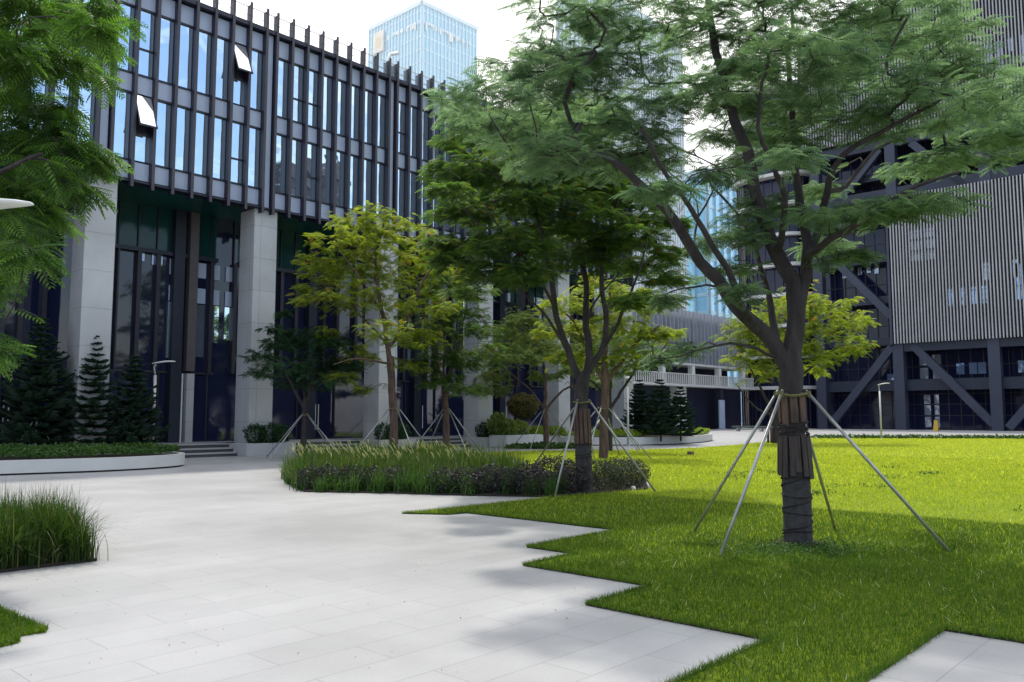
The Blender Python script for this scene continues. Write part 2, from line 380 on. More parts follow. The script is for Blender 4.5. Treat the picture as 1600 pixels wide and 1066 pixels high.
def edge_pts(poly, n, depth=.05):
    out = []
    for i in range(len(poly) - 1):
        a = np.array(poly[i]); b = np.array(poly[i + 1]); k = int(np.linalg.norm(b - a) * n)
        if k: t = rng.random((k, 1)); out.append(a + (b - a) * t + rng.normal(0, depth * .4, (k, 2)))
    return np.vstack(out)
PE = edge_pts(LAWN[:22], 600, .035)
PP = scatter(PATCH, 42000)
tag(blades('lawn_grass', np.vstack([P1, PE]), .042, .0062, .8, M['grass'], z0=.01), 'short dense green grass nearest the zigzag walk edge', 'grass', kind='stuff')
tag(blades('lawn_grass', P2, .05, .014, .6, M['grass_mid_lit'], z0=.01), 'sunlit yellow green grass across the middle of the lawn', 'grass', kind='stuff')
tag(blades('lawn_grass', P3, .06, .05, .4, M['grass_far_lit'], z0=.01), 'bright grass at the far side of the lawn', 'grass', kind='stuff')
tag(blades('lawn_grass', np.vstack([PP, edge_pts(PATCH[1:6], 500, .03)]), .042, .0065, .7, M['grass'], z0=.01), 'small patch of green grass at the left walk corner', 'grass', kind='stuff')

# ------------------------------------------------------------------ left office building
VF = 30.4                                   # column / facade plane
ZS, ZR = 10.22, 17.75                       # soffit, roof
PIT, PAN, COLW = 6.55, .755, 1.05
cols = [10.75 + PIT * k for k in range(-3, 6)]      # -8.9 .. 43.5
L0, L1 = -9.6, 44.7
ob = empty('office_building', (10.75, VF, 0), 'long office block with dark vertical fins over a tall glass lobby', 'building')
b = MB(); b.box(L0, L1, VF + .1, VF + 22, ZS + .05, ZR - .05); b.box(L0 + .2, L1 - .2, VF + 4.2, VF + 21, .1, ZS + .04); b.build('wall', M['navy_wall'], ob)
b = MB(); b.box(L0, L1, VF - .02, VF + 4.3, ZS, ZS + .048); b.build('soffit', M['lobby_teal'], ob)
b = MB(); b.box(L0 - .05, L1 + .05, VF - .25, VF + .3, ZR - .05, ZR + .12); b.box(L0 - .05, L1 + .05, VF - .18, VF + .3, ZS - .06, ZS - .002); b.build('edge_beam', M['fin'], ob)
for c in cols:
    b = MB(); b.box(c, c + COLW, VF, VF + 1.15, .5, ZS - .062); b.build('column', M['granite'], ob, bevel=.02)
    b = MB(); b.box(c + .29, c + .59, VF - .06, VF + .09, ZS, ZR - .06); b.build('upper_pier', M['spandrel'], ob)
open_panes = {}
fin_u = []; panels = []
for c in cols:
    fin_u.append(c + .14)
    for k in range(8):
        u0 = c + .63 + k * .7575
        fin_u.append(u0)
        panels.append((u0 + .10, u0 + .7575))
fin_u = sorted(u for u in fin_u if L0 < u < L1)
for u in fin_u:
    b = MB(); b.cur = 0; b.box(u, u + .085, VF - .26, VF + .08, ZS - .25, ZR + .02)
    b.box(u + .01, u + .075, VF - .24, VF + .02, ZR + .02, ZR + .85)
    b.cur = 1; b.box(u - .012, u + .097, VF - .30, VF - .261, ZS - .27, ZR + .95)
    b.build('fin', [M['fin'], M['fin_face']], ob)
WIN = [(ZS + .05, 11.0, 'spandrel'), (11.0, 13.55, 'win'), (13.55, 14.3, 'spandrel'), (14.3, 16.87, 'win'), (16.87, ZR - .06, 'spandrel')]
random.seed(3)
nwin = 0; rest = MB(); restp = MB()
for (a, c) in panels:
    if a > L1 - .5: continue
    sp = MB(); fr = MB()
    for z0, z1, k in WIN:
        if k == 'spandrel':
            if not 7 < a < 33: rest.box(a, c, VF + .02, VF + .09, z0 + .04, z1 - .04)
            else: sp = MB(); sp.box(a, c, VF + .02, VF + .09, z0 + .04, z1 - .04); sp.build('spandrel', M['spandrel'], ob)
    opened = (12.0 < a < 12.5) or (15.85 < a < 16.3)
    if 0:
        pass
    for z0, z1, k in WIN:
        if k != 'win': continue
        if a < 7: restp.box(a, c, VF + .03, VF + .08, z0 + .04, z1 - .04); continue
        nwin += 1
        split = None
        if 12.0 < a < 12.6 and z0 < 12: split = 'low'
        if 15.7 < a < 16.4 and z0 > 14: split = 'high'
        wo = MB()
        ty = random.gauss(0, .004); zt = z1 - .04
        if split:
            zm = z0 + (z1 - z0) * .42
            wo.box(a, c, VF + .0, VF + .08, zm - .05, zm + .05)
            w_ = wo.build('window', M['frame'], ob)
            q = MB(); q.face([(a, VF + .05, z0 + .04), (c, VF + .05, z0 + .04), (c, VF + .05 + ty, zm - .05), (a, VF + .05 + ty, zm - .05)]); q.build('pane', M['win'], w_)
            # top-hung sash swung out
            y1 = VF - .6; zb = zm + .16
            q = MB(); q.face([(a + .03, y1, zb), (c - .03, y1, zb), (c - .03, VF + .0, zt), (a + .03, VF + .0, zt)])
            q.build('open_sash', M['win_pale'], w_)
            q = MB()
            for uu in (a + .02, c - .02): q.beam((uu, y1, zb), (uu, VF + .0, zt), .04, .05)
            q.beam((a, y1, zb), (c, y1, zb), .07, .07, (0, 0, 1)); q.build('sash_frame', M['frame'], w_)
        else:
            if random.random() < .22: zm = z0 + (z1 - z0) * .4; wo.box(a, c, VF + .0, VF + .08, zm - .03, zm + .03)
            wo.box(a, c, VF - .02, VF + .09, z0 - .035, z0 + .035); wo.box(a, c, VF - .02, VF + .09, zt + .005, zt + .075)
            wo.box(a, a + .025, VF + .0, VF + .085, z0 + .036, zt); wo.box(c - .025, c, VF + .0, VF + .085, z0 + .04, zt)
            if a < 4 or nwin > 200: w_ = wo.build('window', M['frame'], ob); par = w_
            else: w_ = wo.build('window', M['frame'], ob)
            tx = random.gauss(0, .004)
            q = MB(); q.face([(a + .025, VF + .05 + tx, z0 + .04), (c - .025, VF + .05 - tx, z0 + .04), (c - .025, VF + .05 + ty - tx, zt), (a + .025, VF + .05 + ty + tx, zt)]); q.build('pane', M['win'], w_)
rest.build('spandrel', M['spandrel'], ob)['kind'] = 'stuff'; restp.build('window', M['win'], ob)['kind'] = 'stuff'
# parapet: handrail and glass
b = MB(); b.tube([(L0, VF - .1, ZR + .82), (L1, VF - .1, ZR + .82)], .022, 6); b.tube([(L0, VF - .1, ZR + .45), (L1, VF - .1, ZR + .45)], .012, 6); b.build('roof_rail', M['rail'], ob)
b = MB()
for i, u in enumerate(fin_u[:-1]):
    if u > 23: b.box(u + .16, fin_u[i + 1] - .03, VF - .06, VF - .04, ZR + .14, ZR + .74)
b.build('parapet_glass', M['parapet_glass'], ob)
# lobby glazing
YG = VF + 3.2
b = MB(); b.box(L0, L1, YG, YG + .03, .5, ZS); b.build('lobby_glass', M['lobby'], ob)
def panel(name, m, u0, u1, z0, z1, dy=.03, th=.02):
    q = MB(); q.box(u0, u1, YG - dy - th, YG - dy, z0, z1); return q.build(name, m, ob)
for c in cols[1:]:
    q = MB(); q.box(c - 2.0, c - 1.55, YG - .4, YG - .05, .5, ZS - .01) ; q.build('mullion_pier', M['navy'], ob)
    for k in range(1, 9):
        u = c + k * .78
        if u > L1: continue
        q = MB(); q.box(u, u + (.16 if k % 3 else .07), YG - .22, YG - .001, 3.45, 8.3); q.box(u + .02, u + .06, YG - .10, YG - .001, 8.301, ZS); q.build('lobby_fin', M['frame'], ob)
    q = MB(); q.box(c + COLW, c + PIT, YG - .1, YG - .002, 3.36, 3.45); q.build('lobby_transom', M['frame'], ob); q = MB(); q.box(c + COLW, c + PIT, YG - .26, YG - .003, 8.25, 8.42); q.build('lobby_transom', M['navy'], ob)
    # double doors with long pull handles
    for dc in (2.2 + .0,):
        du = c + dc
        if du + 4 > L1: continue
        q = MB()
        for t in (0, 1.05, 2.1): q.box(du + 2.0 + t - .03, du + 2.0 + t + .03, YG - .09, YG - .003, .6, 3.36)
        d_ = q.build('glass_door', M['frame'], ob)
        for t in (.97, 1.13): q = MB(); q.tube([(du + 2 + t, YG - .17, .95), (du + 2 + t, YG - .17, 2.15)], .022, 6); q.build('pull_handle', M['white'], d_)
# central pale pilaster and mirror panes put in as bright reflections, second bay
q = MB(); q.box(15.98, 16.3, YG - .45, YG - .05, .5, 3.36); q.build('pilaster', M['granite'], ob)
for u in (15.85, 16.33): panel('door_jamb', M['white'], u, u + .06, .5, 3.36, .2, .06)
q = MB(); q.box(15.95, 16.32, YG - .42, YG - .06, 3.47, ZS - .01); q.build('pilaster', mat('brown_pilaster', (.10, .085, .09), .5), ob)
for (u0, u1, z0) in ((15.25, 15.74, 4.0), (16.42, 16.86, 4.1), (17.1, 17.5, 4.75), (17.77, 18.15, 4.9)):
    panel('bright_pane', M['win'], u0, u1, z0, 6.35); panel('pale_panel', M['spandrel'], u0, u1, 6.4, 7.05); panel('pale_panel', M['spandrel'], u0, u1, 7.5, 8.15)
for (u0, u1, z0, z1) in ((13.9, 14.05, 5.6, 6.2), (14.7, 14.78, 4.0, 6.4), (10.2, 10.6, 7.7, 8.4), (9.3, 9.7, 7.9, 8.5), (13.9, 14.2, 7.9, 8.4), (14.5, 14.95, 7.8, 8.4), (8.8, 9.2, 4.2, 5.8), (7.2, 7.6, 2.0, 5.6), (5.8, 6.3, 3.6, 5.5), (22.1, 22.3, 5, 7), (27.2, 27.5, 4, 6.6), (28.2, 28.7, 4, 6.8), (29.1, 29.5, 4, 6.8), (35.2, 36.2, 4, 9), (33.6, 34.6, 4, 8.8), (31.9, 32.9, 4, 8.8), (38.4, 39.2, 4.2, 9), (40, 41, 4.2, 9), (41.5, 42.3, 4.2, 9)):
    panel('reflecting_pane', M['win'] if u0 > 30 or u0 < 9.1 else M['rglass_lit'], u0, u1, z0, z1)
M['teal_reflection'] = glass_mat('teal_reflection_band', (.008, .05, .052), .0, .12, .03, .5)  # teal colour stands in for the soffit reflected in the top glazing
for c in cols[1:-1]: panel('upper_reflection_band', M['teal_reflection'], c + COLW, c + PIT, 8.43, ZS - .01, .005, .015)
# steps and plinth, rooftop mast
st0 = (VF + .15, VF + .5, VF + .85, VF + 3.22)
b = MB(); ri = MB()
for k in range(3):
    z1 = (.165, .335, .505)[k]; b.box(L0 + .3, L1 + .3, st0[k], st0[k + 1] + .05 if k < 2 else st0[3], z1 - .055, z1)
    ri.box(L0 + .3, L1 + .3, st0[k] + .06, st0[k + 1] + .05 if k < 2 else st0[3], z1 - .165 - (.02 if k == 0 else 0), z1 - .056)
sp_ob = b.build('steps', M['step'], ob); ri.build('riser', mat('shaded_riser', (.09, .09, .095), .7), sp_ob)  # risers coloured dark to deepen the shade lines under the treads
for c in cols:
    b = MB(); b.box(c - .35, c + 1.9, VF - .5, VF + 1.9, -.01, .505); b.build('plinth', M['granite'], ob, bevel=.015)
b = MB(); b.tube([(25.3, VF + 1.6, ZR), (25.3, VF + 1.6, ZR + 1.6), (25.5, VF + 1.6, ZR + 2.2), (26.0, VF + 1.6, ZR + 2.45)], .09, 8); b.build('roof_mast', M['white'], ob, True)

# clipped shrubs on the plinths
def leaf_cloud(name, centre_pts, n, size, m, parent=None, r=None, flat=.5, asp=.45):
    """small leaf faces scattered over/in blobs (x,y,z,rx,ry,rz)"""
    r = r or rng; C = np.array(centre_pts); k = r.choice(len(C), n, p=(C[:, 3] * C[:, 4] + C[:, 3] * C[:, 5]) / (C[:, 3] * C[:, 4] + C[:, 3] * C[:, 5]).sum())
    d = r.normal(0, 1, (n, 3)); d /= np.linalg.norm(d, axis=1)[:, None]; rad = .55 + .5 * r.random(n) ** .5
    rad *= 1 + .12 * np.sin(d[:, 0] * 7 + k) * np.cos(d[:, 1] * 6 + d[:, 2] * 5)
    p = C[k, :3] + d * C[k, 3:6] * rad[:, None]; p[:, 2] = np.maximum(p[:, 2], .01)
    a = r.normal(0, 1, (n, 3)); a[:, 2] *= flat; a /= np.linalg.norm(a, axis=1)[:, None]
    bb = np.cross(a, r.normal(0, 1, (n, 3))); bb /= np.linalg.norm(bb, axis=1)[:, None] + 1e-9
    s = size * (.6 + .8 * r.random(n))[:, None]; a = a * s; bb = bb * s * asp
    V = np.stack([p, p + a * .5 + bb, p + a, p + a * .5 - bb], 1).reshape(-1, 3)
    return np_mesh(name, V, 4, np.repeat(r.random(n), 4), m, parent)
SH = [(4.2, 'dark clipped shrub on the plinth half hidden behind the left pines'), (17.3, 'dark clipped shrub on the plinth beside the second big column'), (23.85, 'dark clipped shrub on the plinth right behind the tall lime tree'), (30.4, 'dark clipped shrub on the plinth behind the rightmost staked lime tree')]
for c, lab in SH:
    p = empty('clipped_shrub', (c + .9, VF - .1, .5), lab, 'shrub', 'clipped shrubs on the column plinths')
    leaf_cloud('foliage', [(c + .2, VF - .15, .85, .45, .35, .42), (c + .9, VF - .2, .85, .5, .38, .45), (c + 1.45, VF + .2, .85, .45, .6, .42)], 2600, .085, M['leaf_dark'], p)
    q = MB()
    for t in (.3, .9, 1.4): q.tube([(c + t, VF - .15, .45), (c + t + .03, VF - .15, .9)], .02, 5)
    q.build('stem', M['bark'], p)

# ------------------------------------------------------------------ right slatted building
U0 = 100.
rb = empty('slatted_building', (U0, 30, 0), 'dark steel building hung with huge pale vertical slat screens', 'building')
b = MB(); b.box(U0 + 3.5, U0 + 40, -30, 41, .0, 52); b.build('wall', M['rglass'], rb)
b = MB()
for z in (4.9, 9.9, 14.9, 19.9, 24.9, 29.9, 34.6): b.box(U0 + 1.2, U0 + 3.49, -30, 41.2, z, z + .9)
b.build('floor_slab', M['navy'], rb)
b = MB(); b.box(U0 + .9, U0 + 1.19, -30, 41.3, 4.5, 5.7); b.box(U0 + .2, U0 + 1.19, -30, 41.9, 27.3, 28.4); b.box(U0 + .2, U0 + 1.19, -30, 41.9, 33.4, 34.6); b.box(U0 + .25, U0 + 1.18, -30, 31.6, 9.0, 9.9); b.build('edge_beam', M['navy'], rb)
for v in (40.1, 31.0, 21.2, 11.5, 1.5, -9, -19): 
    b = MB(); b.box(U0 + .1, U0 + 1.3, v, v + 1.15, 0, 34.6); b.build('column', M['steel_light'], rb)
X = U0 + .55
for a, c in (((X, 32.3, 9.6), (X, 39.6, .7)), ((X, 30.0, 9.7), (X, 22.2, .7)), ((X, 13.2, 9.7), (X, 20.8, .3)), ((X, 11, 9.7), (X, 3.5, .3)),
             ((X, 39.6, 21.8), (X, 32.2, 13.2)), ((X, 29.2, 33.4), (X, 22.4, 25.5)), ((X, 12.5, 25.5), (X, 19.8, 33.4)), ((X, 32.8, 33.4), (X, 39.6, 26))):
    b = MB(); b.beam(a, c, .7, .85, (0, 1, 0)); b.build('diagonal_brace', M['steel_light'], rb)
b = MB()
for v in np.arange(-29, 41, 1.25): b.box(U0 + 3.38, U0 + 3.49, v, v + .09, 0, 34.6)
for z in (1.6, 2.9, 4.1, 7.3, 12.4, 17.5, 22.5, 31.2): b.box(U0 + 3.4, U0 + 3.48, -29, 41, z, z + .09)
b.build('curtain_mullions', M['frame'], rb)
# paler panes put in for lights and reflections in the dark glass
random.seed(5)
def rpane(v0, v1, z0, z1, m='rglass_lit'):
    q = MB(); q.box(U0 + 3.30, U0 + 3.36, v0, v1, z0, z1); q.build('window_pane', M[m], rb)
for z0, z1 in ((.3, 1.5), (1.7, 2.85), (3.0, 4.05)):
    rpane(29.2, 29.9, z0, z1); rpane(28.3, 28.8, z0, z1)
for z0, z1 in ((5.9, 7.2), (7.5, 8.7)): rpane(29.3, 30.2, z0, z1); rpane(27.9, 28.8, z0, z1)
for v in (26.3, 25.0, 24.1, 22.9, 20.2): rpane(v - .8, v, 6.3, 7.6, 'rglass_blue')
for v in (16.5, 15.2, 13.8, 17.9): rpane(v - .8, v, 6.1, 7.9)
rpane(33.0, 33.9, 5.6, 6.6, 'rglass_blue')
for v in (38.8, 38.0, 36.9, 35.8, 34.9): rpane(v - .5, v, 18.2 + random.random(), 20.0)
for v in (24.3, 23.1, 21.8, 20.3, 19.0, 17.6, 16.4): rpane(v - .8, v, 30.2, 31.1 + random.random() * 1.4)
# slat screens (each screen is one hung panel of many slats)
def screen(v0, v1, z0, z1, label):
    q = MB()
    v = v0
    while v < v1:
        q.box(U0 - .38, U0 - .1, v, v + .125, z0, z1); v += .335
    q.build('slat_screen', M['slat'], rb)
    q = MB(); q.box(U0 + .0, U0 + .06, v0 + .1, v1 - .1, z0 + .25, z1 - .25); 
    q.build('screen_backing', M['navy_wall'], rb)
    q = MB()
    for z in np.arange(z0 + .6, z1, 2.4): q.box(U0 - .09, U0 - .02, v0, v1, z, z + .1)
    q.box(U0 - .34, U0 - .02, v1 + .05, v1 + .32, z0 - .1, z1 + .1); q.build('screen_rail', M['steel_light'], rb)
screen(-30, 31.9, 9.9, 27.2, '')
screen(-30, 41.8, 34.8, 49.4, '')
def spane(v0, v1, z0, z1, m): q = MB(); q.box(U0 - .085, U0 - .03, v0, v1, z0, z1); q.build('window_pane', M[m], rb)
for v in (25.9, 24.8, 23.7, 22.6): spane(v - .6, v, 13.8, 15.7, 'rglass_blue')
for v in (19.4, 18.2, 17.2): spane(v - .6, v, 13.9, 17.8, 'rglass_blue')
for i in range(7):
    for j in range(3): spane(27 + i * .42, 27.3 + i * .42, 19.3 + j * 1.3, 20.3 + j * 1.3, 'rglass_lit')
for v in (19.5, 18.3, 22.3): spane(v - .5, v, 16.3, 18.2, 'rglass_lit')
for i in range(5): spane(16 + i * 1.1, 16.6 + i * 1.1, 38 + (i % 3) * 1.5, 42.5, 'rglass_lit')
b = MB(); b.box(U0 + 1, U0 + 36, -30, 41.5, 49.6, 50.6); b.build('roof', M['navy'], rb)

# ------------------------------------------------------------------ stepped block with curved white floor edges
bb_ = empty('balcony_building', (102, 46, 0), 'navy glass block with curved white floor edges behind the big tree', 'building')
def rounded(u0, u1, v0, v1, r, n=8):
    pts = []
    for cx, cy, a0 in ((u0 + r, v0 + r, 180), (u1 - r, v0 + r, 270), (u1 - r, v1 - r, 0), (u0 + r, v1 - r, 90)):
        for i in range(n + 1): a = R(a0 + 90 * i / n); pts.append((cx + r * math.cos(a), cy + r * math.sin(a)))
    return pts
b = MB(); b.prism(rounded(102.2, 128, 43.0, 53.4, 3.2), 0, 44); b.build('wall', M['rglass'], bb_)
for k in range(11):
    z = 5.0 + 4.0 * k; jut = .5 * math.sin(k * 1.7)
    b = MB(); b.prism(rounded(100.9 + jut * .3, 129, 42.2 + jut, 54.1 + jut, 4.0), z, z + .42); b.build('floor_edge', M['stone'], bb_)
b = MB()
for p in rounded(102.1, 128.1, 42.9, 53.5, 3.2, 5): b.box(p[0] - .08, p[0] + .08, p[1] - .08, p[1] + .08, 0, 44)
for v in np.arange(46, 51, 1.2): b.box(102.1, 102.25, v, v + .12, 0, 44)
b.build('mullion', M['frame'], bb_)

# ------------------------------------------------------------------ low finned block at the end of the plaza
lbk = empty('low_block', (82, 49.3, 0), 'low dark block with white balcony rail and fins at the plaza end', 'building')
b = MB(); b.box(60, 98.5, 50.6, 75, 0, 5.1); b.box(58, 99.5, 50.3, 75, 7.6, 13.2); b.box(60, 98.5, 52.4, 75, 5.2, 7.55); b.build('wall', M['navy_wall'], lbk)
b = MB(); b.box(58, 99, 48.9, 52.5, 4.95, 5.2); b.box(58, 99, 49.6, 52.5, 7.45, 7.7); b.build('floor_slab', M['stone'], lbk)
b = MB()
v = 58
while v < 99: b.box(v, v + .16, 48.95, 49.03, 5.2, 6.3); v += .42
b.box(58, 99, 48.92, 49.06, 6.3, 6.4); b.build('balcony_rail', M['stone'], lbk)
b = MB()
for u in np.arange(58.3, 99.4, .85): b.box(u, u + .16, 49.75, 50.29, 7.75, 13.9)
b.build('fins', mat('grey_fins', (.30, .32, .37), .5), lbk)
b = MB()
for u in np.arange(58.6, 99, .85):
    if random.random() < .8: z = 8 + random.random() * 2; b.box(u + .1, u + .6, 50.22, 50.28, z, 10.4); b.box(u + .1, u + .6, 50.22, 50.28, 10.8, 11.6 + random.random() * 1.5)
b.build('window_pane', M['win'], lbk)
for u in (78.6, 85, 91.3, 97.5): b = MB(); b.box(u, u + .6, 49.7, 50.3, 5.21, 7.44); b.build('column', M['white'], lbk)
b = MB(); b.box(81.4, 83.4, 49.6, 50.59, 0, 4.94); b.build('concrete_pier', M['stone'], lbk)
b = MB(); b.box(91.0, 91.7, 49.4, 50.1, 0, 4.94); b.build('concrete_pier', M['steel_light'], lbk)
sg = empty('sign_pillar', (90.3, 48.9, 0), 'pale upright sign panel before the dark low block', 'sign')
b = MB(); b.box(89.6, 90.7, 48.7, 48.95, .12, 3.5); b.build('panel', M['spandrel'], sg, bevel=.02)
b = MB(); b.box(89.5, 90.8, 48.6, 49.05, 0, .12); b.build('base', M['step'], sg)

# ------------------------------------------------------------------ distant towers
def tower(name, label, u0, v0, u1, v1, z1, glass, fin, step, fw_, floors, z0=0, crown=None):
    t = empty(name, (u0, v0, 0), label, 'tower')
    b = MB(); b.box(u0, u1, v0, v1, 0, z1); b.build('wall', glass, t)
    b = MB()
    u = u0
    while u < u1: b.box(u, u + fw_, v0 - .5, v0 - .01, z0, z1 + .5); u += step
    v = v0
    while v < v1: b.box(u0 - .5, u0 - .01, v, v + fw_, z0, z1 + .5); v += step
    b.build('fins', fin, t)
    b = MB(); z = floors
    while z < z1: b.box(u0 - .12, u1, v0 - .12, v0 - .005, z, z + .8); b.box(u0 - .12, u0 - .005, v0 - .1, v1, z, z + .8); z += floors
    b.build('floor_bands', M['t_band'], t)
    b = MB(); b.box(u0 - .7, u1 + .3, v0 - .7, v0 - .005, z1 - .6, z1 + .9); b.box(u0 - .7, u0 - .005, v0 - .69, v1 + .3, z1 - .58, z1 + .88); b.build('parapet', M['t_fin'], t)
    return t
def tglass(name, c, r, rough=.1):
    m, nt, b = new_mat(name); b.inputs['Metallic'].default_value = r; b.inputs['Roughness'].default_value = rough
    tc = N(nt, 'ShaderNodeTexCoord'); mp = N(nt, 'ShaderNodeMapping'); mp.inputs['Scale'].default_value = (.35, .35, .04); nt.links.new(tc.outputs['Object'], mp.inputs[0])
    no = N(nt, 'ShaderNodeTexNoise', Scale=1., Detail=4.); nt.links.new(mp.outputs[0], no.inputs['Vector'])
    nt.links.new(mix_rgb(nt, no.outputs[0], tuple(v * .72 for v in c), tuple(min(1, v * 1.25) for v in c)), b.inputs['Base Color']); return m
M['t_glass'] = tglass('tower_glass', (.36, .66, .90), .3)  # pale tower colours take in some of the distance haze
M['t_glass2'] = tglass('tower_glass_deep', (.36, .66, .95), .3)
M['t_glass3'] = tglass('tower_glass_pale', (.66, .82, .92), .2)
M['t_fin'] = mat('tower_fin', (.62, .72, .78), .5, .2, var=.1, scale=.1)
M['t_fin_w'] = mat('tower_white_fin', (.72, .77, .80), .5, .1, var=.1, scale=.1)
M['t_band'] = mat('tower_band', (.48, .66, .76), .4, .3, var=.1, scale=.1)
t1 = tower('glass_tower', 'square pale blue glass tower with a cream rooftop sign rising behind the office roof', 197.35, 228.5, 226.5, 260.9, 158, M['t_glass'], M['t_fin'], 1.9, .35, 5.0)
b = MB(); b.box(196.1, 196.7, 250.5, 257.0, 146, 154.5); b.build('sign_panel', mat('cream_sign', (.78, .68, .56), .5, var=.2, scale=.3), t1)
b = MB(); b.box(196.0, 196.08, 252.3, 255.3, 148.0, 152.3); b.build('sign_emblem', mat('gold_emblem', (.72, .55, .28), .5), t1)
b = MB(); random.seed(9)
for i in range(16):
    if random.random() < .75: v = 229 + i * 1.25; b.box(196.72, 196.8, v, v + .5 + random.random(), 151.0 - random.random() * 3, 151.4)
for i in range(20):
    u = 198.5 + i * 1.2
    if random.random() < .85: b.box(u, u + .5 + random.random() * .6, 227.6, 227.9, 150.5 - random.random() * 3.2, 151.0)
b.build('bright_marks', M['white'], t1)  # white strips stand in for lights and reflections near the tower top
tower('slatted_tower', 'tall white ribbed tower almost hidden behind the tree crowns', 118.3, 93.0, 156.5, 97.1, 85, M['t_glass3'], M['t_fin_w'], .95, .42, 4.2)
tower('blue_tower', 'bright blue glass tower just right of the sky gap between the trees', 161.8, 90.1, 186, 112, 56, M['t_glass2'], M['t_band'], 3.2, .25, 4.0)
tower('hazy_block', 'low hazy pale blue block at the foot of the sky gap', 230, 150, 262, 172, 44, M['t_glass3'], M['t_fin'], 2.5, .3, 4.0)

# the other side of the plaza: what the facade glass mirrors
rf = tower('construction_tower', 'dark unfinished tower that shows only mirrored in the office windows', 77, -72, 87.5, -60.4, 47, M['navy_wall'], M['navy'], 1.5, .3, 3.5)
for z in np.arange(4, 46, 3.5):
    q = MB(); q.box(76.7, 87.9, -60.39, -59.4, z, z + .5); q.build('scaffold_deck', M['steel_light'], rf)
opp = empty('opposite_block', (10, -62, 0), 'low dark office row across the plaza that shows only in reflections', 'building')
b = MB(); b.box(-60, 70, -75, -62, 0, 8.4); b.build('wall', M['navy_wall'], opp)
b = MB()
for u in np.arange(-58, 70, 3.0):
    for z in (1.5, 5.3): b.box(u, u + 1.4, -61.99, -61.9, z, z + 2.2)
b.build('window', M['rglass_lit'], opp)
b = MB(); b.box(-61, 71, -75.5, -61.4, 8.4, 8.9); b.build('roof', M['steel_light'], opp)

# ------------------------------------------------------------------ trees
def frond_template(np_=9, L=.38, pl=.13, pw=.030):
    """a feathery twice-divided leaf: paired narrow pinnae along a drooping rib"""
    q = []
    for i in range(np_):
        t = (i + .8) / np_; x = L * t; z = -.10 * L * t * t * 2
        l = pl * math.sin(math.pi * (.22 + .70 * t)) ** .7
        for sgn in (-1, 1):
            a = R(62 - 22 * t); dx, dy = math.cos(a) * l, math.sin(a) * l * sgn; px_, py_ = -math.sin(a) * pw / 2, math.cos(a) * pw / 2 * sgn
            zz = z - .25 * l
            q.append([(x, 0, z), (x + dx * .4 - px_, dy * .4 - py_ , z + .005), (x + dx, dy, zz), (x + dx * .5 + px_, dy * .5 + py_, z - .03 * l)])
    q.append([(0, -.004, 0), (L * .5, -.004, -.05 * L), (L, 0, -.2 * L), (L * .5, .004, -.05 * L)])
    return np.array(q, dtype=float).reshape(-1, 3)
def place_fronds(name, T, pos, yaw, pitch, roll, sc, tone, m, parent):
    n = len(pos); cy, sy = np.cos(yaw), np.sin(yaw); cp, sp = np.cos(pitch), np.sin(pitch); cr_, sr = np.cos(roll), np.sin(roll)
    X = np.stack([cy * cp, sy * cp, sp], 1)
    Y0 = np.stack([-sy, cy, np.zeros(n)], 1); Z0 = np.cross(X, Y0)
    Y = Y0 * cr_[:, None] + Z0 * sr[:, None]; Z = np.cross(X, Y)
    V = pos[:, None, :] + sc[:, None, None] * (T[None, :, 0:1] * X[:, None] + T[None, :, 1:2] * Y[:, None] + T[None, :, 2:3] * Z[:, None])
    return np_mesh(name, V.reshape(-1, 3), 4, np.repeat(tone, len(T)), m, parent)

def skeleton_mesh(nodes, par, rad, mb, kmax=10, rmin=0.):
    ch = [[] for _ in nodes]
    for i, p in enumerate(par):
        if p >= 0: ch[p].append(i)
    starts = [(0, None)]
    while starts:
        i, frm = starts.pop(); pts = []; rr = []
        if frm is not None: pts.append(nodes[frm]); rr.append(min(rad[frm], rad[i] * 1.25))
        while True:
            pts.append(nodes[i]); rr.append(rad[i])
            if not ch[i]: break
            c = sorted(ch[i], key=lambda k: -rad[k])
            for k in c[1:]: starts.append((k, i))
            i = c[0]
        if len(pts) < 2 or max(rr) < rmin: continue
        r0 = max(rr); k = kmax if r0 > .07 else (6 if r0 > .025 else (4 if r0 > .01 else 3))
        mb.tube(pts, rr, k, cap=False)

